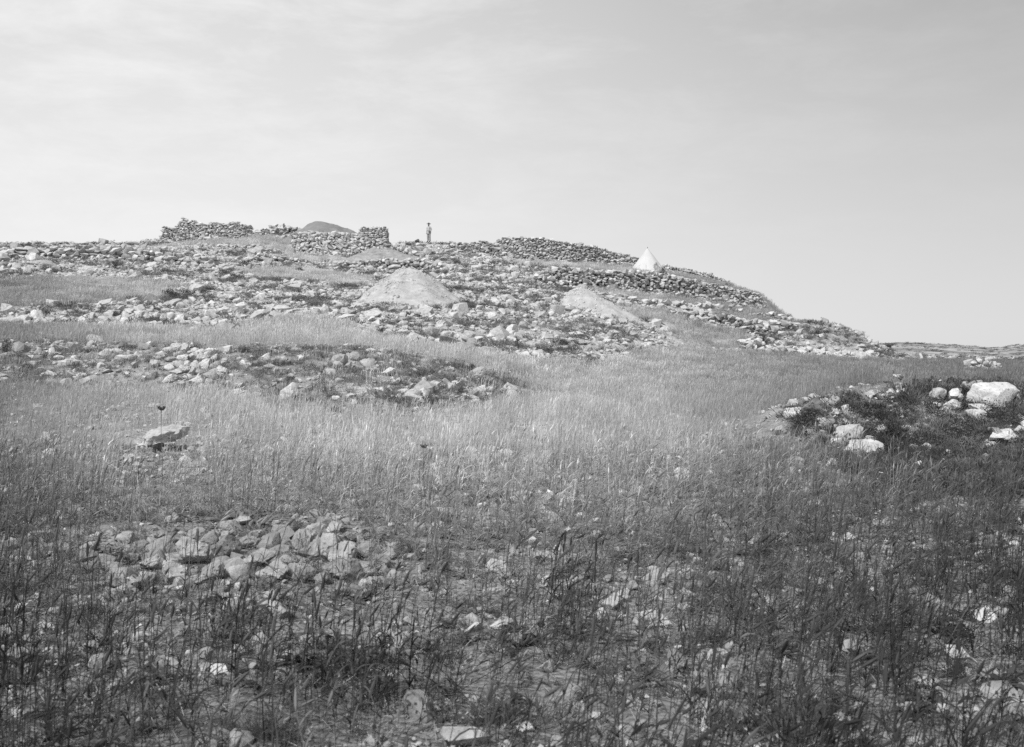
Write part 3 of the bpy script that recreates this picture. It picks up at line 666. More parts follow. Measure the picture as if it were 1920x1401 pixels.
HAND = [
 # shrubby knoll on the right
 (1860,771,98,50,'largest boulder in view, big pale block on the dark shrubby knoll',M_PALE,0,6),
 (1790,757,34,24,'rounded pale boulder directly left of the largest boulder',M_PALE,0,3),
 (1760,752,30,22,'weathered boulder two to the left of the largest boulder',M_STONE,0,5),
 (1812,733,24,16,'small boulder peeking over the top left of the largest boulder',M_STONE,0,6),
 (1782,731,18,11,'low dark stone on the knoll crest behind the pale boulders',M_DARKST,0,0),
 (1789,773,34,18,'pale wedge stone at the foot of the boulders left of the largest one',M_PALE,.3,7),
 (1905,764,22,26,'narrow pale stone pressed against the right side of the largest boulder',M_PALE,0,8),
 (1673,741,26,11,'pale flat stone on the knoll crest left of the thistle stalk',M_PALE,0,9),
 (1694,738,18,11,'pale lumpy stone on the knoll crest right of the thistle stalk',M_PALE,.2,4),
 (1524,780,44,31,'dark-faced angular block leaning at the left end of the knoll',M_DARKST,.25,2),
 (1493,786,44,18,'pale low slab lying in front of the dark-faced angular block',M_PALE,.05,1),
 (1516,757,18,12,'small pale stone behind the dark-faced angular block',M_PALE,0,3),
 (1546,764,24,14,'grey stone half hidden in grass right of the dark angular block',M_STONE,0,5),
 (1564,764,20,19,'upright pointed grey stone right of the dark angular block',M_STONE,.3,6),
 (1569,782,20,13,'small pale stone in the weeds below the upright pointed stone',M_PALE,0,7),
 (1590,777,24,15,'pale rounded stone among weeds at the middle left of the knoll',M_PALE,0,8),
 (1587,835,58,30,'large pitted pale boulder overhanging at the front left of the knoll',M_PALE,-.15,9),
 (1622,857,62,26,'broad pale boulder lowest at the front left of the knoll',M_PALE,.08,1),
 (1612,809,72,8,'long thin flat ledge of stone above the pitted boulder',M_STONE,0,2),
 (1653,818,22,18,'upright end stone at the right tip of the long thin ledge',M_STONE,.1,5),
 (1630,832,28,12,'dark cracked slab lying between the ledge and the broad boulder',M_STONE,.2,6),
 (1738,843,22,11,'lone small pale stone in the dark weeds at mid knoll',M_PALE,.2,7),
 (1829,791,38,22,'pale wedge-shaped boulder below the largest boulder',M_PALE,.35,4),
 (1807,794,30,10,'flat grey slab in the weeds under the pale wedge boulder',M_STONE,.2,8),
 (1880,836,72,28,'long pale boulder at the right frame edge below the dark weeds',M_PALE,0,3),
 (1855,845,44,14,'flat grey stone in front of the long pale boulder',M_STONE,0,9),
 (1909,815,22,15,'small pale stone on top behind the long right-edge boulder',M_STONE,0,2),
 (1773,862,22,16,'pale knobbly stone low in the dark weeds on the knoll',M_PALE,0,0),
 (1853,884,14,7,'little flat stone lowest in the weeds at right',M_STONE,0,5),
 (1462,817,26,17,'grey stone half sunk in grass left of the pitted boulder',M_STONE,0,3),
 (1515,818,24,11,'low grey stone in grass between the knoll and the half-sunk stone',M_STONE,0,4),
 (1431,777,8,7,'tiny white stone alone in the pale field left of the knoll',M_PALE,0,1),
 (1752,768,20,12,'small stone at the foot of the weathered boulder on the knoll',M_STONE,0,2),
 (1842,790,20,9,'flat chip of stone beneath the big pale block of the knoll',M_STONE,.1,4),
 (1645,795,18,9,'grey stone among weeds above the upright end stone',M_STONE,0,7),
 (1545,795,26,10,'flat pale stone under the dark-faced angular block',M_STONE,0,8),
 (1700,808,20,9,'small flat stone in the dark weeds at the heart of the knoll',M_STONE,0,1),
 (1530,750,14,8,'little stone at the very back left of the knoll',M_STONE,0,0),
 # bank across the middle
 (894,713,38,21,'tilted slab with pale top and dark underside at the bank right end',M_STONE,-.3,1),
 (903,738,24,15,'pale block just below the tilted slab on the bank',M_PALE,0,3),
 (727,706,38,15,'whitest flat-topped slab at the middle of the weedy bank',M_PALE,-.12,2),
 (548,757,46,34,'large wedge-shaped boulder at the grass edge below the bank',M_STONE,.5,7),
 (530,738,30,18,'dark shoulder of rock left of the wedge-shaped boulder',M_DARKST,.5,6),
 (636,690,34,24,'grey rounded outcrop on the bank left of the whitest slab',M_STONE,-.2,5),
 (690,694,34,22,'pale outcrop on the bank above the whitest slab',M_STONE,.2,4),
 (663,676,36,16,'pale half-buried rock on the crest of the bank between two outcrops',M_STONE,0,8),
 (716,740,30,9,'thin dark slab lying just above the pale rubble of the bank',M_DARKST,-.2,9),
 (734,684,10,5,'tiny white stone on the bank above the whitest slab',M_PALE,0,1),
 (499,681,18,18,'pocked pale stone standing upright at the bank left of the outcrop',M_PALE,.1,3),
 (503,692,22,10,'pale stone leaning below the pocked upright stone',M_PALE,.3,0),
 (542,710,20,9,'grey low stone in weeds above the wedge-shaped boulder',M_STONE,0,2),
 (838,636,28,15,'whitish boulder at the foot of the slope right of the dark bush',M_PALE,0,5),
 (878,642,28,20,'brightest boulder at the foot of the slope in the centre',M_PALE,.1,6),
 (808,642,14,10,'small rounded boulder left of the two bright centre boulders',M_PALE,0,7),
 (829,649,20,10,'low pale stone in front of the two bright centre boulders',M_PALE,0,8),
 (836,655,14,5,'flat white stone alone in grass under the bright centre boulders',M_PALE,0,9),
 (1211,655,24,13,'rounded boulder at the foot of the stony tongue right of centre',M_PALE,0,1),
 (1170,648,14,8,'small rounded boulder left of the tongue foot boulder',M_PALE,0,2),
 (970,668,18,11,'round stone at the base of the leaning stick',M_PALE,0,3),
 (1001,668,16,11,'grey rounded stone right of the leaning stick',M_STONE,0,4),
 (1130,600,10,7,'pale stone beside the lower flank of the right-hand spoil heap',M_PALE,0,5),
 (1063,594,9,6,'pale stone just left of the right-hand spoil heap',M_PALE,0,6),
 (1423,650,16,13,'pale boulder at the left tip of the stony right knoll base',M_PALE,0,7),
 # left
 (70,601,30,19,'big pale squared block in the lower left stone band',M_PALE,.15,8),
 (46,606,28,13,'rounded pale boulder left of the squared block',M_STONE,0,9),
 (92,608,26,13,'rounded pale boulder right of the squared block in the left band',M_STONE,0,1),
 (118,606,22,10,'grey boulder beside the dark bush in the left band',M_STONE,0,2),
 (230,656,18,15,'dark tilted block standing at the grass edge of the left bank',M_DARKST,-.7,3),
 (197,672,26,14,'grey wedge stone on the left bank below the dark tilted block',M_STONE,-.2,4),
 (247,676,20,10,'pointed pale stone on the left bank right of the grey wedge',M_STONE,0,5),
 (176,680,20,6,'thin flat slab on the left bank under the grey wedge',M_STONE,0,6),
 (75,673,26,18,'pale boulder between bushes on the far left bank',M_STONE,.2,7),
 (97,668,16,16,'upright pale stone right of the boulder on the far left bank',M_PALE,.1,8),
 (132,690,46,16,'long grey boulder beside a dark bush on the left bank',M_STONE,.1,9),
 (110,646,22,8,'flat pale stone on the crest of the far left bank',M_STONE,0,1),
 (140,650,16,9,'grey stone on the bank crest left of the tilted block',M_STONE,0,2),
 (432,620,18,11,'white boulder of the little group at the left grass edge',M_PALE,0,3),
 (446,622,12,9,'grey boulder of the little group at the left grass edge',M_STONE,0,4),
 (429,628,12,7,'small stone in front of the little group at the left grass edge',M_PALE,0,5),
 (290,767,28,9,'white oval flat stone beside the dark seed head',M_PALE,0,6),
 (340,755,20,5,'thin white stone in grass above the dark seed head',M_PALE,0,7),
 (342,815,20,9,'small pale stone at the right end of the propped white slab',M_PALE,0,8),
 (268,840,20,12,'rounded stone under the left end of the propped slab',M_STONE,0,2),
 (298,846,32,14,'grey stone in the shade under the propped slab',M_STONE,0,3),
 (240,842,14,8,'small dark stone left of the propped slab',M_DARKST,0,4),
 (97,818,16,9,'pale low stone in the grass left of the propped slab',M_STONE,0,5),
 # foreground singles
 (256,1226,26,20,'pale block in the dark near grass, leftmost of the near singles',M_NEAR,.1,3),
 (303,1252,26,22,'short square stone right of the pale block in near grass',M_NEAR,0,4),
 (214,1294,28,10,'flat bright stone low at left in the near grass',M_STONE,0,5),
 (386,1240,30,20,'rounded stone in near grass below the front of the heap',M_NEAR,0,6),
 (445,1240,32,28,'bright stone with dark hollow beneath it in near grass',M_PALE,0,7),
 (492,1228,42,36,'tall grey stone in near grass below the heap middle',M_NEAR,-.2,8),
 (440,1325,20,30,'upright pale stone near the bottom, left of centre',M_NEAR,0,9),
 (601,1217,22,18,'small pale stone in near grass below the heap right end',M_NEAR,0,1),
 (1146,1146,52,30,'bright pale stone in the near grass right of centre',M_STONE,0,2),
 (1124,1170,24,28,'broken upright piece directly under the bright pale stone',M_PALE,.3,5),
 (1311,1310,36,26,'overhanging grey stone near the bottom right of centre',M_NEAR,-.2,7),
 (1283,1396,46,26,'pale stone cut by the bottom edge of the view',M_NEAR,.3,8),
 (1538,1272,38,8,'flat bright sliver of stone low in the right grass',M_PALE,0,9),
 (1854,1277,38,16,'flat stone low in the dark grass near the right frame',M_NEAR,.2,1),
 (1800,1332,26,16,'rounded stone in the darkest grass at lower right',M_NEAR,0,2),
 (1184,1012,13,14,'small round white stone in the middle of the field',M_PALE,0,3),
 (1025,1264,30,24,'grey stone in near grass at the centre of the foreground',M_NEAR,0,4),
 (1116,1352,28,10,'flat pale stone near the bottom, just right of centre',M_STONE,0,5),
 (1288,1090,28,20,'grey stone among ears of grain in the right half of the field',M_NEAR,0,6),
 (1015,885,10,8,'little pale stone in the mid field at the centre',M_PALE,0,7),
]
for t in HAND:
    if 1440 < t[0] < 1850 and t[1] < 900: t = (t[0], t[1] + 2, t[2] * 1.15, t[3] * 1.15) + tuple(t[4:])
    boulder(*t[:5], mat=t[5], tilt=t[6], i=t[7])
# propped white slab
X, Y = ground_at(305, 850); z = hz(X, Y)
add('boulder', rock_mesh('b', 5, M_PALE, 'boulder'), (X, Y + .1, z + .24), (.12, -.10, .1), (.66, .5, .24), label='propped white slab in the left field with dark hollow beneath', category='boulder')
# heap nearest the camera
HEAPS = [(302,1054,56,40),(360,1066,64,50),(327,1100,48,42),(427,1050,44,40),(482,1064,64,28),(508,1040,48,30),(530,1028,34,20),(570,1040,40,44),(606,1054,50,46),(590,1008,36,20),(622,1007,34,24),(643,1060,46,36),(640,1090,62,38),(560,1092,50,28),(510,1096,52,40),(447,1094,38,32),(285,1072,36,26),(435,1004,40,22),(393,1032,32,32),(368,1018,34,24),(235,1022,28,20),(185,1076,48,30),(218,1090,42,28),(218,1110,46,22),(164,1043,36,20),(540,1066,32,24),(656,1020,28,16),(685,1046,36,24),(710,1070,40,22),(562,1063,28,16),(262,1042,32,24),(400,1090,40,28),(250,1062,34,22),(480,1010,26,14),(500,1018,22,12),(325,1030,40,20),(680,1085,38,22),(600,1098,36,20),(370,1102,34,20),(275,1102,40,22),(140,1090,30,18),(545,1000,22,12),(410,1008,24,12),(465,1032,34,20),(730,1052,28,16),(415,1072,34,24)]
rows_ = {'back': [], 'middle': [], 'front': []}
for h in HEAPS: rows_['back' if h[1] < 1036 else 'middle' if h[1] < 1075 else 'front'].append(h)
for rn, hs in rows_.items():
    hs.sort(key=lambda h: h[0])
    for k, (cx, b, w, h) in enumerate(hs):
        shp = 'flat' if h < w * 0.55 else 'blocky' if h > w * 0.8 else 'rounded'
        boulder(cx, b, w * 1.25, h * 1.02, '%s stone in the %s row of the nearest heap, %s from its left' % (shp, rn, ORD[k]), mat=M_NEAR, tilt=br.gauss(0, .22), group='stones of the nearest heap', name='heap_stone', cat='stone', lift=0)
# heap on the bank, left of centre
BH = [(315,668),(330,664),(345,663),(362,664),(376,668),(396,665),(425,664),(300,676),(322,680),(340,678),(358,676),(378,682),(400,682),(418,684),(350,692),(335,694),(318,696),(366,694),(385,692),(405,696),(345,702),(360,706),(378,706),(330,704),(400,706),(352,714),(395,714),(415,705),(290,692),(284,713),(340,724),(315,720),(392,724)]
BH.sort()
for k, (cx, b) in enumerate(BH):
    r_ = 'upper' if b < 680 else 'middle' if b < 705 else 'lower'
    n_ = sum(1 for q in BH[:k] if ('upper' if q[1] < 680 else 'middle' if q[1] < 705 else 'lower') == r_)
    boulder(cx, b, br.uniform(17, 30), br.uniform(10, 18), 'stone, %s from the left in the %s part of the left bank heap' % (ORD[n_], r_), mat=M_PALE if br.random() < .5 else M_STONE, tilt=br.gauss(0, .25), group='stones of the heap on the left bank', name='heap_stone', cat='stone')
boulder(368, 726, 34, 19, 'largest pale stone at the bottom of the heap on the left bank', mat=M_PALE, tilt=-.1, i=3)
LB = sorted([(20,604),(60,590),(150,604),(172,598),(190,606),(205,596),(222,604),(236,598),(250,606),(262,596),(278,604),(292,598),(306,606),(320,600),(338,606),(352,600),(368,607),(384,606),(402,611),(416,612),(240,588),(264,586),(232,610),(286,612)])
for k, (cx, b) in enumerate(LB):
    boulder(cx, b, br.uniform(15, 27), br.uniform(9, 15), 'boulder of the lower left band, %s from its left end' % (ORD[k] if k < 20 else ['twenty-first', 'twenty-second', 'twenty-third', 'twenty-fourth'][k - 20]), mat=M_PALE if br.random() < .6 else M_STONE, tilt=br.gauss(0, .2), group='boulders of the lower left band')
boulder(150, 512, 95, 14, 'long flat pale bedrock slab at the foot of the left block wall', mat=M_PALE, i=2, yaw=0.1, cat='rock slab')
boulder(80, 500, 60, 12, 'squared flat block in front of the left end of the block wall', mat=M_STONE, i=4, yaw=0)
boulder(280, 512, 22, 12, 'pale boulder below the right half of the left block wall', mat=M_PALE, i=3)
boulder(372, 485, 22, 9, 'brightest flat stone high on the left rubble slope', mat=M_PALE, i=5)
# pale blocks on the slope between the mounds
PB = sorted([(1003,602),(1003,611),(1018,613),(962,592),(986,597),(940,588),(978,565),(932,575),(925,570),(955,570),(905,566),(1035,580),(1012,575),(885,590),(900,594),(1025,560),(990,555)])
for k, (cx, b) in enumerate(PB):
    boulder(cx, b, br.uniform(10, 16), br.uniform(7, 9), 'squarish pale block on the slope between two spoil mounds, %s from the left' % ORD[k], mat=M_PALE, tilt=br.gauss(0, .2), group='pale blocks between the two spoil mounds', name='stone_block', cat='stone')

# ------------------------------------------------------------------ rubble on the slope
def world_points(n, y0, y1, half=0.56, seed=0):
    r = np.random.default_rng(seed)
    Y = np.sqrt(r.uniform(y0 * y0, y1 * y1, n)); X = Y * r.uniform(-half, half, n)
    return X, Y, r
def off_mounds(X, Y):
    k = np.ones(len(X), bool); g = height(X, Y)
    for (mx, my, pa, pk, zp) in MOUNDS:
        dx, dy = X - mx, Y - my
        z = zp - np.interp(np.degrees(np.arctan2(dy, dx)) % 360, pa, pk) * np.hypot(dx, dy)
        k &= ~((z > g + .05) & (np.hypot(dx, dy) < 6.5))
    return k
X, Y, r = world_points(78000, 38, 104, 0.56, 5)
z = height(X, Y); px, py = proj(X, Y, z)
field = np.interp(px, FIELD_X, FIELD_Y)
ok = ~is_grass(px, py, Y) & (py < field) & off_mounds(X, Y) & ~inpoly(px, py, RIDGE)
pn = soft_noise(X, Y, 5.5, 8) + 0.5 * soft_noise(X, Y, 2.0, 9)
dens = np.clip(0.78 + 1.3 * pn, 0.10, 1)
dens = np.where((px > 860) & (px < 1110) & (py > 520), dens * 0.75, dens)
ok &= r.uniform(0, 1, len(X)) < dens
KIN = [(1420,625),(1460,618),(1530,614),(1590,630),(1625,650),(1560,657),(1430,648)]
ok &= ~(inpoly(px, py, KIN) & (r.uniform(0, 1, len(X)) < .6))
X, Y, z, px, py, pn = (a_[ok] for a_ in (X, Y, z, px, py, pn))
size = 0.115 * np.exp(r.normal(0, 0.58, len(X)) + .25 * soft_noise(X, Y, 2.8, 21)) + 0.025; size = np.clip(size, .04, .75)
order = np.argsort(-size * F / Y); bigi = order[:290]; small = order[290:]
LM = [(70,590,'the squared block'),(130,585,'the darkest left bush'),(210,590,'the long low bush'),(320,550,'the wide left bush'),(390,540,'the rubble-slope bush'),(200,485,'the left block wall'),(40,480,'the far-left skyline'),
 (432,618,'the little white boulder group'),(500,545,'the small low bush'),(470,470,'the parallel terrace walls'),(560,560,'the pale grass patch'),(655,535,'the short block wall'),(620,580,'the left mound foot'),(716,622,'the slope-foot bush'),(790,595,'the big mound foot'),
 (876,566,'the dark round bush'),(878,632,'the brightest centre boulder'),(909,596,'the middle-slope bush'),(970,650,'the leaning stick'),(1000,600,'the pale blocks'),(880,505,'the long summit wall'),(960,535,'the terrace wall start'),(1050,530,'the wide wall bush'),
 (1100,570,'the right spoil heap'),(1165,606,'the spoil heap toe'),(1211,645,'the tongue boulder'),(1250,640,'the tongue tip'),(1100,640,'the low pale pile'),(1425,640,'the right knoll bush'),(1540,625,'the knoll-top bush'),(1538,658,'the knoll-base bush'),(1620,650,'the knoll tail'),(1330,595,'the tumbled wall'),(800,457,'the summit edge'),(610,505,'the retaining wall foot')]
def loose_labels(items):
    """items: (px, py, wide, pale) -> a label that says beside which landmark it lies and which one of its kind it is there"""
    key = []
    for x, y, wd, pale in items:
        d, (lx, ly, nm) = min((math.hypot(x - q[0], 1.6 * (y - q[1])), q) for q in LM)
        dx, dy = x - lx, 1.6 * (y - ly)
        rel = ('right of' if dx > 0 else 'left of') if abs(dx) > abs(dy) else ('below' if dy > 0 else 'above')
        key.append(('%s %s stone %s %s' % ('pale' if pale else 'grey', 'flat' if wd else 'blocky', rel, nm), d))
    out = []
    for i, (k, d) in enumerate(key):
        n_ = sum(1 for q in key if q[0] == k and q[1] < d); tot_ = sum(1 for q in key if q[0] == k)
        out.append('loose ' + k + ('' if tot_ == 1 else ', ' + ORD[n_].replace('first', 'the') + ' nearest to it' if n_ < 20 else ', among the farthest from it'))
    return out
C_SZ = []
for k in bigi: C_SZ.append((px[k], py[k], r.random() < .5, r.random() < .4))
for k, lb, it in zip(bigi, loose_labels(C_SZ), C_SZ):
    s = size[k]; wd = it[2]
    add('loose_stone', rock_mesh('s', int(r.integers(16)), M_PALE if it[3] else M_STONE, 'loose_stone'), (X[k], Y[k], z[k] + s * .18), (r.normal(0, .15), r.normal(0, .15), r.uniform(0, 6.28)), (s * 1.5, s * 1.35, s * .6) if wd else (s * 1.25, s * 1.2, s * 1.05), label=lb, category='stone', group='loose stones lying on the hillside')
C_ROCK = make_collection('rubble_stone', [mesh_from('rubble_stone', *SMALL[i], M_STONE if i % 3 else M_PALE) for i in range(16)])
C_HEAP = make_collection('heap_chip', [mesh_from('heap_chip', *SMALL[i], M_NEAR) for i in range(16)])
def rock_scatter(name, X, Y, z, size, r, coll=None, flat=.8, **kw):
    n = len(X)
    rot = np.stack([r.normal(0, .3, n), r.normal(0, .3, n), r.uniform(0, 6.28, n)], 1)
    sc = np.stack([size * r.uniform(1.0, 1.7, n), size * r.uniform(.8, 1.3, n), size * r.uniform(.5, 1.0, n) * flat / .8], 1)
    return scatter(name, coll or C_ROCK, np.stack([X, Y, z + size * .16], 1), rot, sc, r.integers(0, 16, n), kind='stuff', **kw)
rock_scatter('rubble', X[small], Y[small], z[small], size[small], r)
# rubble of the bank and the low pile right of the stick
X, Y, r = world_points(30000, 21, 52, 0.56, 6)
z = height(X, Y); px, py = proj(X, Y, z)
heap = inpoly(px, py, [(680,745),(720,725),(850,720),(930,735),(920,770),(800,785),(690,775)])
left = inpoly(px, py, [(-300,645),(250,642),(290,690),(260,730),(0,728),(-300,738)])
pile = inpoly(px, py, [(955,660),(1060,652),(1118,668),(1105,679),(1000,682)])
ridge = inpoly(px, py, RIDGE)
p = np.where(heap, .8, np.where(left, .42, np.where(ridge, .20, 0))); p = np.where(pile, 1.0, p)
p *= np.clip(.7 + soft_noise(X, Y, 2.2, 4), .15, 1.3)
ok = r.uniform(0, 1, len(X)) < p
X, Y, z = X[ok], Y[ok], z[ok]; size = np.clip(.11 * np.exp(r.normal(0, .55, len(X))), .03, .45)
rock_scatter('bank_rubble', X, Y, z, size, r)
X, Y, r = world_points(9000, 6.5, 11.5, .6, 10); z = height(X, Y); px, py = proj(X, Y, z)
ok = inpoly(px, py, [(90,1045),(160,1000),(300,975),(560,965),(720,985),(800,1030),(790,1080),(660,1115),(400,1130),(150,1125)]) & (r.uniform(0, 1, len(X)) < .30)
rock_scatter('heap_rubble', X[ok], Y[ok], z[ok], np.clip(.045 * np.exp(r.normal(0, .6, ok.sum())), .015, .16), r, C_HEAP)
X, Y, r = world_points(5000, 12, 24, .56, 9); z = height(X, Y); px, py = proj(X, Y, z)
ok = inpoly(px, py, KNOLL) & (r.uniform(0, 1, len(X)) < np.where(px < 1640, .34, .13))
rock_scatter('knoll_stones', X[ok], Y[ok], z[ok] + .02, np.clip(.07 * np.exp(r.normal(0, .6, ok.sum())), .03, .3), r)
# field stones and gravel in the soil
C_GRAV = make_collection('gravel_stone', [mesh_from('gravel_stone', *SMALL[i], M_NEAR if i % 3 else M_STONE) for i in range(16)])
X, Y, r = world_points(34000, 2.5, 17, 0.6, 7); z = height(X, Y)
size = np.clip(.022 * np.exp(r.normal(0, .65, len(X))), .008, .13)
bare = soft_noise(X, Y, 1.6, 11) + .4 * soft_noise(X, Y, .5, 12)
ok = r.uniform(0, 1, len(X)) < np.clip(.45 + .8 * bare, .1, 1)
rock_scatter('gravel', X[ok], Y[ok], z[ok], size[ok], r, C_GRAV)
X, Y, r = world_points(15000, 12, 48, 0.56, 8); z = height(X, Y); px, py = proj(X, Y, z)
size = np.clip(.045 * np.exp(r.normal(0, .55, len(X))), .02, .2)
rock_scatter('field_stones', X, Y, z, size, r)

# ------------------------------------------------------------------ grass: bearded grain leaning in the wind
def ribbon(V, Fc, Sh, pts, w, side, shade):
    b = len(V); n = len(pts)
    for i, p in enumerate(pts):
        ww = w[i] if hasattr(w, '__len__') else w; s = side * ww / 2
        V.append(tuple(p - s)); V.append(tuple(p + s)); sh = shade[i] if hasattr(shade, '__len__') else shade; Sh += [sh, sh]
    for i in range(n - 1): Fc.append((b + 2 * i, b + 2 * i + 1, b + 2 * i + 3, b + 2 * i + 2))
def stalk(V, Fc, Sh, r, base, h, detail, ear=True, wind=.25, wmul=1.0):
    lean = r.gauss(wind * .24, .06); dy = r.gauss(0, .07)
    pts = []; n = 6 if detail else 3
    for i in range(n + 1):
        t = i / n; pts.append(Vector((base[0] + lean * h * t ** 1.6 * 1.1, base[1] + dy * h * t ** 1.5, base[2] + h * t)))
    sh = r.uniform(.8, 1.25); sw = .0032 * wmul
    a = r.uniform(0, math.pi); side = Vector((math.cos(a), math.sin(a), 0)) if detail else Vector((1, r.uniform(-.5, .5), 0)).normalized()
    ribbon(V, Fc, Sh, pts, sw, side, sh)
    if detail: ribbon(V, Fc, Sh, pts, sw, Vector((-side.y, side.x, 0)), sh)
    for q in range(r.randint(2, 4) if detail else r.randint(1, 2)):
        t = r.uniform(.08, .72); p = pts[0].lerp(pts[-1], t); p = pts[min(int(t * n), n)].copy(); az = r.gauss(0, 1.0) if r.random() < .65 else r.uniform(0, 6.28)
        d = Vector((math.cos(az), math.sin(az), 0)); L = h * r.uniform(.25, .5); k = 5 if detail else 2; lp = []
        up = r.uniform(.5, 1.0); dr = r.uniform(.3, 1.1)
        for i in range(k + 1):
            u = i / k; lp.append(p + d * L * u * .75 + Vector((0, 0, L * (up * u - dr * u * u))))
        wd = [.0085 * wmul * (1 - (i / k) ** 1.7) + .0006 for i in range(k + 1)]
        ribbon(V, Fc, Sh, lp, wd, Vector((-d.y, d.x, .3)).normalized(), sh * r.uniform(.65, 1.15))
    if ear:
        p = pts[-1]; d = (pts[-1] - pts[-2]).normalized(); bend = Vector((r.uniform(.2, .9) * wind * 2.2, r.gauss(0, .2), -.25)); EL = r.uniform(.045, .075)
        d2 = (d + bend * .7).normalized()
        if detail:
            A = d2.orthogonal().normalized(); B = d2.cross(A); b = len(V); seg = 5
            for t, rr in ((0, .0015), (.2, .0055), (.55, .0062), (.85, .0040), (1, .001)):
                c = p + d2 * EL * t
                for j in range(seg):
                    an = 6.283 * j / seg; V.append(tuple(c + (A * math.cos(an) + B * math.sin(an)) * rr)); Sh.append(sh * 1.1)
            for i in range(4):
                for j in range(seg): Fc.append((b + i * seg + j, b + i * seg + (j + 1) % seg, b + (i + 1) * seg + (j + 1) % seg, b + (i + 1) * seg + j))
            for q in range(13):
                t = r.uniform(.05, 1); c = p + d2 * EL * t; az = r.uniform(0, 6.28); o = A * math.cos(az) + B * math.sin(az)
                e = c + (d2 + o * .22 + Vector((.12, 0, -.1))).normalized() * r.uniform(.05, .095)
                s = d2.cross(o).normalized() * .0006; bb = len(V); V += [tuple(c - s), tuple(c + s), tuple(e)]; Sh += [sh * 1.2] * 3; Fc.append((bb, bb + 1, bb + 2))
        else:
            s = Vector((1, r.uniform(-.5, .5), -.1)).normalized(); 
            ribbon(V, Fc, Sh, [p, p + d2 * EL * .5, p + d2 * EL * 1.0, p + d2 * EL * 1.6], [.002 * wmul, .008 * wmul, .006 * wmul, .001], s, sh * 1.1)
def finish(name, V, Fc, Sh, mat):
    me = mesh_from(name, V, Fc, mat); at = me.attributes.new('shade', 'FLOAT', 'POINT'); at.data.foreach_set('value', np.array(Sh, np.float32)); return me
def near_plant(seed):   # the first twelve stand upright, the rest bow in the wind
    r = random.Random(seed); V, Fc, Sh = [], [], []
    for _ in range(r.randint(1, 2)):
        stalk(V, Fc, Sh, r, (r.gauss(0, .02), r.gauss(0, .02), -.02), r.uniform(.26, .50), True, ear=r.random() < .55, wind=r.uniform(.0, .3) if seed < 512 else r.uniform(.4, .95))
    return finish('grain_plant', V, Fc, Sh, M_GRASS)
def patch(seed, n, rad, hmin, hmax, wm, ear=.8):
    r = random.Random(seed); V, Fc, Sh = [], [], []
    for _ in range(n):
        a_, q = r.uniform(0, 6.28), math.sqrt(r.random()) * rad
        stalk(V, Fc, Sh, r, (math.cos(a_) * q, math.sin(a_) * q, -.05), r.uniform(hmin, hmax), False, ear=r.random() < ear, wind=r.uniform(.0, .35), wmul=wm)
    return finish('grass_patch', V, Fc, Sh, M_GRASS)
C_NEAR = make_collection('grain_plant', [near_plant(500 + i) for i in range(24)])
C_MID = make_collection('grain_patch', [patch(600 + i, 26, .27, .15, .36, 0.95) for i in range(10)])
C_FAR = make_collection('grass_patch', [patch(700 + i, 60, .55, .12, .26, 2.4, .4) for i in range(8)])
def grass(name, coll, nv, X, Y, r, tone, smin=.75, smax=1.2, pid=None, tilt=.06):
    n = len(X); z = height(X, Y); s = r.uniform(smin, smax, n)
    tl = np.where(r.uniform(0, 1, n) < .09, 9.0, 1.0) * tilt if coll is C_NEAR else tilt
    rot = np.stack([r.normal(0, 1, n) * tl, r.normal(0, 1, n) * tl, r.normal(0, .55, n)], 1)
    return scatter(name, coll, np.stack([X, Y, z], 1), rot, np.stack([s, s, s * r.uniform(.85, 1.15, n)], 1), r.integers(0, nv, n) if pid is None else pid, tone, kind='stuff')
def grass_tone(X, Y, lo=.046, hi=.52): return lo + (hi - lo) * tone_near(X, Y)  # grass colour takes in the painted darkening towards the view's edges
def thin(px, py):
    p = np.ones(len(px)); p = np.where(inpoly(px, py, [(120,1100),(760,1060),(800,1130),(760,1190),(130,1200)]), .5, p); p = np.where(inpoly(px, py, [(225,800),(385,800),(400,940),(215,940)]), .2, p); p = np.where(inpoly(px, py, HEAP), .22, p); p = np.where(inpoly(px, py, KNOLL), .10, p)
    return p
X, Y, r = world_points(14000, 2.3, 14, .62, 31); px, py = proj(X, Y)
cov = soft_noise(X, Y, 1.6, 11) + .7 * soft_noise(X, Y, .55, 12)
d = np.clip(.66 - .62 * cov, .10, 1) * thin(px, py) * np.interp(px, [0, 350, 900, 1300, 1920], [1.35, .9, .75, 1.1, 1.5]) * np.interp(Y, [3, 7, 10, 14], [.95, .8, .65, .8])
ok = r.uniform(0, 1, len(X)) < d
bow = r.uniform(0, 1, ok.sum()) < np.interp(px[ok], [200, 1000, 1500], [.2, .45, .7]) * np.interp(Y[ok], [5, 9, 14], [1, .7, .25])
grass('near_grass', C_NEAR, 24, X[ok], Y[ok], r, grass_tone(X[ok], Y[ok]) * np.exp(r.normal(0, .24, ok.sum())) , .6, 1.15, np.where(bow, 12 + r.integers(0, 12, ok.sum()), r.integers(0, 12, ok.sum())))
X, Y, r = world_points(7600, 12.0, 40, .58, 32); z = height(X, Y); px, py = proj(X, Y, z)
ok = is_grass(px, py, Y) & (r.uniform(0, 1, len(X)) < thin(px, py) * np.interp(Y, [12, 14, 16, 24], [.15, .5, .75, 1.0]) * np.clip(.85 - .35 * soft_noise(X, Y, 2.4, 14), .3, 1))
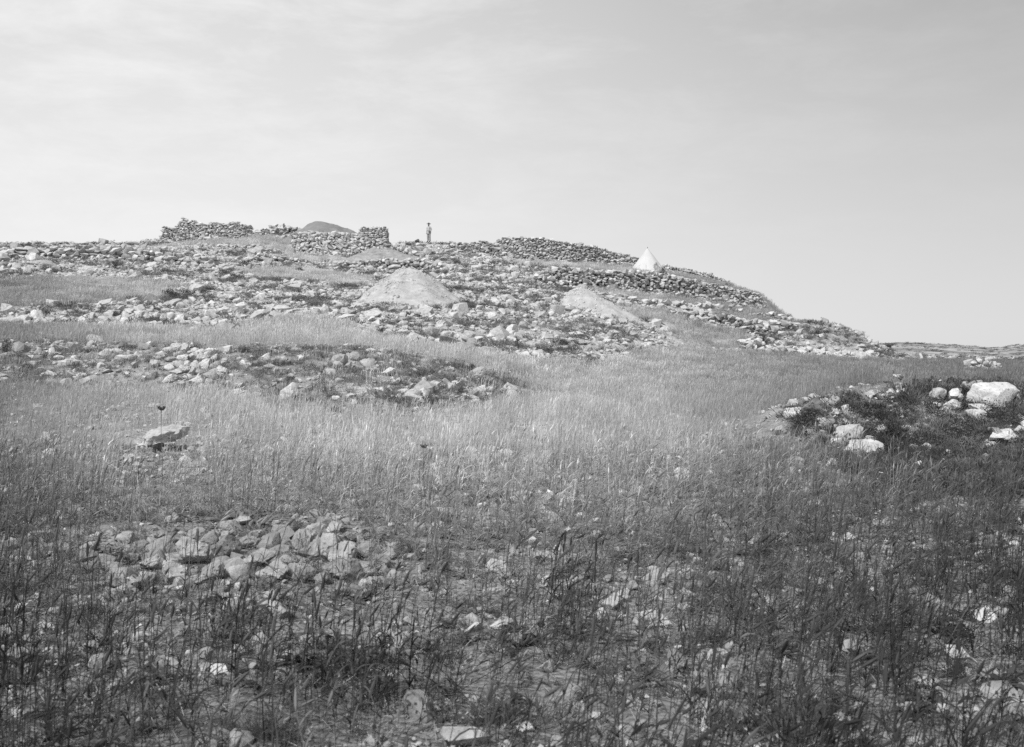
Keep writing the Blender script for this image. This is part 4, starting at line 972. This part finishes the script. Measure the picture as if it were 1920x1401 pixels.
# the crop stands thick in the near part of this belt
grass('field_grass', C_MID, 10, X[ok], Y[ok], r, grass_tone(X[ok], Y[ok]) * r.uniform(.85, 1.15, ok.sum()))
X, Y, r = world_points(30000, 34, 118, .56, 33); z = height(X, Y); px, py = proj(X, Y, z)
ok = is_grass(px, py, Y) & off_mounds(X, Y)
ok &= r.uniform(0, 1, len(X)) < np.where(Y < 60, 1.0, .8)
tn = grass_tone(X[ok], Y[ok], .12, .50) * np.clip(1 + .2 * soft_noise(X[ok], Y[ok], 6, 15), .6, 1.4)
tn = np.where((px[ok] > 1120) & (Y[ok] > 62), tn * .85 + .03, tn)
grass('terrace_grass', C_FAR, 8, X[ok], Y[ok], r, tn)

# ------------------------------------------------------------------ weeds and shrubs
def leaf_mass(seed, n, twigs=30, leaf=.035, dome=.8, spiky=False):
    r = random.Random(seed); V, Fc = [], []
    centers = [(r.gauss(0, .42), r.gauss(0, .42), abs(r.gauss(.25, .22)), r.uniform(.18, .4)) for _ in range(13)]
    for _ in range(n):
        c = r.choice(centers); d = Vector((r.gauss(0, 1), r.gauss(0, 1), r.gauss(0, 1))).normalized() * c[3] * r.uniform(.5, 1.1)
        p = Vector((c[0] + d.x, c[1] + d.y, max(-.05, c[2] + d.z * dome)))
        a_ = Vector((r.gauss(0, 1), r.gauss(0, 1), r.gauss(.6, 1))).normalized(); b_ = a_.orthogonal().normalized(); L = leaf * r.uniform(.6, 1.8)
        if spiky: a_ = (p - Vector((0, 0, -.3))).normalized(); a_ = (a_ + Vector((r.gauss(0, .3), r.gauss(0, .3), .3))).normalized(); b_ = a_.orthogonal().normalized(); L *= 2.6
        w = L * (.32 if not spiky else .06); k = len(V)
        V += [tuple(p), tuple(p + a_ * L * .5 + b_ * w), tuple(p + a_ * L), tuple(p + a_ * L * .5 - b_ * w)]; Fc.append((k, k + 1, k + 2, k + 3))
    T, TF = [], []
    for _ in range(twigs):
        a_ = r.uniform(0, 6.28); q = r.uniform(.2, .85); e = Vector((math.cos(a_) * q, math.sin(a_) * q, r.uniform(.25, .85)))
        s = Vector((-math.sin(a_), math.cos(a_), 0)) * .006; k = len(V); m_ = e * .5 + Vector((0, 0, .06))
        V += [tuple(-s), tuple(s), tuple(m_ + s * .8), tuple(m_ - s * .8), tuple(e)]; Fc += [(k, k + 1, k + 2, k + 3), (k + 3, k + 2, k + 4)]
    return V, Fc
SH = []
for i in range(6):
    V, Fc = leaf_mass(800 + i, 2600, 60, .045 if i < 4 else .035, spiky=(i >= 4)); SH.append(mesh_from('shrub', V, Fc, M_SHRUB))
def weed_mesh(i, mat):
    V, Fc = leaf_mass(900 + i, 150, 22, .11, spiky=(i % 2 == 0)); me = mesh_from('weed', V, Fc, mat)
    at = me.attributes.new('shade', 'FLOAT', 'POINT'); at.data.foreach_set('value', np.random.default_rng(i).uniform(.6, 1.4, len(V)).astype(np.float32)); return me
C_WEED = make_collection('weed', [weed_mesh(i, M_WEED) for i in range(10)])
def weeds(name, X, Y, r, size, tone):
    n = len(X); z = height(X, Y); s = size * r.uniform(.6, 1.4, n)
    return scatter(name, C_WEED, np.stack([X, Y, z], 1), np.stack([np.zeros(n), np.zeros(n), r.uniform(0, 6.28, n)], 1), np.stack([s, s, s * r.uniform(.6, 1.1, n)], 1), r.integers(0, 10, n), tone, kind='stuff')
# dark cover of the knoll
X, Y, r = world_points(42000, 11, 24, .56, 41); z = height(X, Y); px, py = proj(X, Y, z)
ok = inpoly(px, py, KNOLL); 
kn = ok & (r.uniform(0, 1, len(X)) < .5 + .4 * soft_noise(X, Y, 1.0, 13))
weeds('knoll_undergrowth', X[kn], Y[kn], r, .16, (.115 + .07 * soft_noise(X[kn], Y[kn], 1.2, 3)).clip(.05, .28))
# bank
X, Y, r = world_points(16000, 21, 42, .56, 42); z = height(X, Y); px, py = proj(X, Y, z)
ok = inpoly(px, py, RIDGE) | inpoly(px, py, [(440,650),(930,700),(1020,735),(880,775),(560,770),(440,735)])
w = soft_noise(X, Y, 1.8, 6); ok &= (r.uniform(0, 1, len(X)) < np.clip(.95 + .6 * w - np.where(px < 440, .33, 0), .08, 1))
weeds('bank_weeds', X[ok], Y[ok], r, .17, (.21 + .08 * soft_noise(X[ok], Y[ok], 1.7, 7)).clip(.06, .3))
# slope
X, Y, r = world_points(42000, 38, 106, .56, 43); z = height(X, Y); px, py = proj(X, Y, z)
pn = soft_noise(X, Y, 5.5, 8) + .5 * soft_noise(X, Y, 2, 9)
ok = ~is_grass(px, py, Y) & (py < np.interp(px, FIELD_X, FIELD_Y)) & off_mounds(X, Y) & (r.uniform(0, 1, len(X)) < np.clip(.26 - .70 * pn, .03, 1) + np.where(inpoly(px, py, KIN), .5, 0))
weeds('slope_weeds', X[ok], Y[ok], r, .30, (.17 + .07 * soft_noise(X[ok], Y[ok], 4, 2)).clip(.07, .3))
# low leafy weeds between the grain
X, Y, r = world_points(5200, 2.6, 16, .6, 44); px, py = proj(X, Y)
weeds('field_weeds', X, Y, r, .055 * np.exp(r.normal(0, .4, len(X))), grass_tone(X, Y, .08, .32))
def rosette(i):
    r_ = random.Random(i + 30); V, Fc, Sh = [], [], []
    for _ in range(r_.randint(6, 12)):
        a_ = r_.uniform(0, 6.28); d = Vector((math.cos(a_), math.sin(a_), 0)); L = r_.uniform(.05, .14); up = r_.uniform(.3, 1.3)
        lp = [d * L * u * .9 + Vector((0, 0, L * (up * u - .8 * up * u * u))) for u in (0, .3, .6, .85, 1)]
        ribbon(V, Fc, Sh, lp, [.004, .016, .021, .014, .001], Vector((-d.y, d.x, r_.gauss(0, .2))).normalized(), r_.uniform(.7, 1.3))
    return finish('broad_leaf_weed', V, Fc, Sh, M_WEED)
C_ROS = make_collection('broad_leaf_weed', [rosette(i) for i in range(8)])
X, Y, r = world_points(2600, 2.6, 13, .6, 47); cl_n = soft_noise(X, Y, 1.1, 17); ok = cl_n > .1; X, Y = X[ok], Y[ok]; n = len(X); z = height(X, Y)
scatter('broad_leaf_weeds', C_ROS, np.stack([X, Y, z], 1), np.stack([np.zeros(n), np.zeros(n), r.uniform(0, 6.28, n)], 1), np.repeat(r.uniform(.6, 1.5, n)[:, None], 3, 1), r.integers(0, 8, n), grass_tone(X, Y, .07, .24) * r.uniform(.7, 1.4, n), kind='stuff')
def litter_mesh(i):
    r_ = random.Random(i + 60); V, Fc = [], []
    for _ in range(9):
        p = Vector((r_.gauss(0, .09), r_.gauss(0, .09), r_.uniform(.004, .02))); a_ = r_.uniform(0, 6.28); d = Vector((math.cos(a_), math.sin(a_), r_.gauss(0, .15))) * r_.uniform(.04, .12); s_ = Vector((-math.sin(a_), math.cos(a_), 0)) * r_.uniform(.0012, .003); k = len(V)
        V += [tuple(p - s_), tuple(p + s_), tuple(p + d + s_ * .5), tuple(p + d - s_ * .5)]; Fc.append((k, k + 1, k + 2, k + 3))
    me = mesh_from('straw', V, Fc, M_WEED); at = me.attributes.new('shade', 'FLOAT', 'POINT'); at.data.foreach_set('value', np.ones(len(V), np.float32)); return me
C_LIT = make_collection('straw', [litter_mesh(i) for i in range(8)])
X, Y, r = world_points(6000, 2.5, 13, .6, 46); n = len(X); z = height(X, Y)
scatter('straw_litter', C_LIT, np.stack([X, Y, z], 1), np.stack([np.zeros(n), np.zeros(n), r.uniform(0, 6.28, n)], 1), np.ones((n, 3)), r.integers(0, 8, n), r.uniform(.15, .5, n), kind='stuff')
# white flower specks on the knoll
def petals():
    V, Fc = [], []
    for k in range(6):
        a_ = k * 1.047; V += [(0, 0, 0), (math.cos(a_ - .4), math.sin(a_ - .4), .15), (math.cos(a_) * 1.3, math.sin(a_) * 1.3, .1), (math.cos(a_ + .4), math.sin(a_ + .4), .15)]; Fc.append((4 * k, 4 * k + 1, 4 * k + 2, 4 * k + 3))
    return mesh_from('blossom', V, Fc, M_PETAL)
C_PET = make_collection('blossom', [petals()])
X, Y, r = world_points(1500, 12, 34, .54, 45); z = height(X, Y); px, py = proj(X, Y, z)
ok = inpoly(px, py, KNOLL) | (inpoly(px, py, RIDGE) & (px > 430) & (r.uniform(0, 1, len(X)) < .3)); n = int(ok.sum())
scatter('flower_specks', C_PET, np.stack([X[ok], Y[ok], z[ok] + r.uniform(.08, .17, n)], 1), np.stack([r.normal(-.5, .3, n), r.normal(0, .3, n), r.uniform(0, 6, n)], 1), np.repeat(r.uniform(.010, .024, n)[:, None], 3, 1), np.zeros(n), kind='stuff')
SHRUBS = [
 (130,593,34,15,'darkest bush in the lower left stone band'),(40,464,26,7,'low bush on the skyline at far left'),(110,460,30,7,'broad low bush on the left skyline'),(25,488,22,12,'bush on the left slope near the frame edge'),(215,505,22,13,'bush in front of the left block wall'),
 (305,670,34,20,'spiky dark bush touching the left end of the bank heap'),(455,664,28,16,'dark bush at the right end of the bank heap'),(8,668,30,34,'tall dark bush cut by the left frame edge'),(40,700,34,26,'dark bush low on the far left bank'),(142,695,30,22,'dark bush beside the long grey boulder on the left bank'),
 (500,668,26,12,'bush behind the pocked upright stone'),(600,672,36,13,'low bush on the bank crest left of the outcrops'),(702,663,24,13,'small dark bush on the bank crest above the whitest slab'),(880,698,42,16,'dark bush directly behind the tilted slab'),(862,742,44,24,'dark bush on the bank below and left of the tilted slab'),(790,705,36,12,'low wide bush on the bank right of the whitest slab'),
 (716,629,28,16,'rounded dark bush at the slope foot left of centre'),(745,606,22,9,'small bush under the biggest spoil mound'),(690,612,26,9,'low bush at the grass edge left below the biggest mound'),(785,596,30,8,'flat bush right under the foot of the biggest mound'),(876,573,26,13,'dark round bush right of the biggest spoil mound'),
 (1020,664,40,17,'wide dark bush right of the leaning stick'),(1052,660,24,11,'small dark bush above the low pale pile right of the stick'),(909,602,13,10,'small dark bush in the middle slope rubble'),(968,577,15,9,'small bush among the pale blocks'),(905,642,20,9,'low bush right of the brightest centre boulder'),
 (1236,538,34,30,'large dark bush on the terrace wall under the tent'),(1109,534,18,12,'bush at the left part of the long terrace wall'),(1146,537,14,12,'dark little bush against the long terrace wall foot'),(1052,537,30,13,'wide bush where the long terrace wall begins'),(1361,556,20,18,'bush on the right part of the long terrace wall'),(1419,566,16,20,'bush at the right end of the long terrace wall'),
 (1226,574,16,9,'small bush in the thin stone row'),(1290,588,50,9,'long low dark bush under the thin stone row'),(1425,648,36,16,'dark bush at the left end of the stony right knoll'),(1538,632,30,12,'dark bush near the top of the stony right knoll'),(1538,662,26,8,'low dark bush at the base of the stony right knoll'),(1487,603,16,9,'little bush at the end of the pale stone line on the shoulder'),(1480,590,20,14,'shaggy bush on the right shoulder skyline'),
 (485,435,15,10,'dark bush on the summit in the gap of the walls'),(555,432,14,6,'low bush left of the small dark earth mound'),(970,503,16,8,'bush below the left part of the long summit wall'),(856,497,22,13,'bush below the skyline right of the person'),(922,506,18,10,'bush left of the grass under the summit wall'),(733,474,9,9,'tiny dark bush at the right end of the retaining wall'),
 (560,508,30,7,'low bush in the grass strip left of the biggest mound'),(640,505,26,9,'bush at the left end of the wall behind the biggest mound'),(390,545,40,10,'bush on the left rubble slope'),(430,522,30,9,'bush high in the left rubble slope'),(320,560,60,20,'wide dark bush at the right end of the left grass strip'),(210,596,50,10,'long low bush above the lower left band'),(500,552,26,8,'small bush low in the left rubble slope'),(540,565,30,9,'bush above the pale grass patch left of centre'),
 (548,1003,30,24,'small spiky plant at the back of the nearest heap'),(765,1050,58,44,'airy grey shrub right of the nearest heap'),(1655,672,30,6,'low bush at the foot of the hill right edge'),
 (1885,800,60,26,'dark bush right of the pale wedge boulder at the frame edge'),(1725,745,44,16,'dark bush on the knoll crest right of the thistle'),(1610,650,26,10,'bush low on the skyline end of the stony right knoll'),(1165,610,16,7,'bush at the toe of the right-hand spoil heap'),
 (470,1401,120,66,'coarse dark grass tussock at the bottom edge left of centre'),
]
sr = random.Random(77)
for k, (cx, b, w, h, lb) in enumerate(SHRUBS):
    X_, Y_ = ground_at(cx, b); W = w / F * Y_; H = h / F * Y_
    i = 4 + k % 2 if lb.startswith(('spiky', 'small spiky', 'coarse')) or sr.random() < .25 else sr.randrange(4)
    tuss = lb.startswith('coarse')
    add('grass_tussock' if tuss else 'shrub', SH[i], (X_, Y_ + W * .25, hz(X_, Y_ + W * .25) - .02), (0, 0, sr.uniform(0, 6.28)), (W * .58, W * .5, H * 1.25), label=lb, category='tussock' if tuss else 'bush')

# ------------------------------------------------------------------ tall flower stalks
def flower(cx, headpy, basepy, label, heads, rad=.02, white=False):
    X_, Y_ = ground_at(cx, basepy); z_ = hz(X_, Y_); hh = EYE + (YH - headpy) / F * Y_ - z_
    root = bpy.data.objects.new('flower_stalk', None); COL.objects.link(root); root.location = (X_, Y_, z_); root['label'] = label; root['category'] = 'flower'
    V, Fc = tube([(0, 0, -.03), (.01, 0, hh * .35), (-.008, .01, hh * .7), (0, 0, hh)], [.0035, .003, .0025, .002])
    add('stem', mesh_from('stem', V, Fc, M_TWIG), (0, 0, 0), parent=root)
    for dx, dz, rr, wt in heads:
        if dx:
            V, Fc = tube([(0, 0, hh * .75), (dx * .6, 0, hh * .8 + dz * .3), (dx, 0, hh + dz)], [.0022, .002, .0016]); add('side_stem', mesh_from('side_stem', V, Fc, M_TWIG), (0, 0, 0), parent=root)
        V, Fc = [], []; r_ = random.Random(int(rr * 1e4)); 
        for q in range(150):   # bowl-shaped umbel of florets
            a_, t = r_.uniform(0, 6.28), math.sqrt(r_.random()); c = Vector((math.cos(a_) * t * rr, math.sin(a_) * t * rr, -(1 - t * t) * rr * .8 + r_.gauss(0, .08) * rr)); s = rr * .16
            k = len(V); u = Vector((r_.gauss(0, 1), r_.gauss(0, 1), r_.gauss(0, 1))).normalized() * s; v = u.orthogonal().normalized() * s
            V += [tuple(c + u), tuple(c + v), tuple(c - u), tuple(c - v)]; Fc.append((k, k + 1, k + 2, k + 3))
        add('flower_head', mesh_from('flower_head', V, Fc, M_PETAL if wt else M_TWIG), (dx, 0, hh + dz + rr * .3), parent=root)
flower(303, 765, 930, 'dark bowl-shaped seed head on a tall stem above the white slab', [(0, 0, .042, False)])
flower(795, 836, 1000, 'dark seed head on a thin stem in the central field', [(0, 0, .03, False), (.045, -.015, .024, True)])
flower(788, 862, 980, 'small white flower head low left of the central seed head', [(0, 0, .022, True)])
flower(1681, 704, 772, 'tall thistle-like stalk with side heads rising over the knoll crest', [(0, 0, .05, True), (.06, -.05, .03, False), (-.16, -.09, .04, False), (.08, -.02, .03, False)])
flower(656, 660, 700, 'thin budded stalk standing on the bank crest above the outcrops', [(0, 0, .05, False)])

# ------------------------------------------------------------------ far scrub
X_, Y_ = (1670 - CX) / F * 420, 420.0
V, Fc = leaf_mass(950, 1500, 20, .09)
zt_ = EYE + (YH - 641) / F * Y_; 
tr = bpy.data.objects.new('tree', None); COL.objects.link(tr); tr.location = (X_, Y_, zt_ - 3.0); tr['label'] = 'tiny far tree on the horizon at the foot of the hill'; tr['category'] = 'tree'
add('crown', mesh_from('crown', V, Fc, M_SHRUB), (0, 0, 1.0), (0, 0, 0), (2.4, 2.4, 2.0), tr)
tV, tF = tube([(0, 0, -6), (.1, 0, 0), (0, 0, 1.6)], [.3, .22, .12]); add('trunk', mesh_from('trunk', tV, tF, M_WOOD), (0, 0, 0), parent=tr)
r = np.random.default_rng(51); n = 1400
Y = r.uniform(420, 900, n); X = (r.uniform(1600, 2300, n) - CX) / F * Y; z = hill_h(X, Y)
scatter('distant_scrub', C_WEED, np.stack([X, Y, z], 1), np.stack([np.zeros(n), np.zeros(n), r.uniform(0, 6, n)], 1), np.stack([r.uniform(1, 3.4, n), r.uniform(1, 3, n), r.uniform(.5, 1.3, n)], 1), r.integers(0, 10, n), np.full(n, .13), kind='stuff')
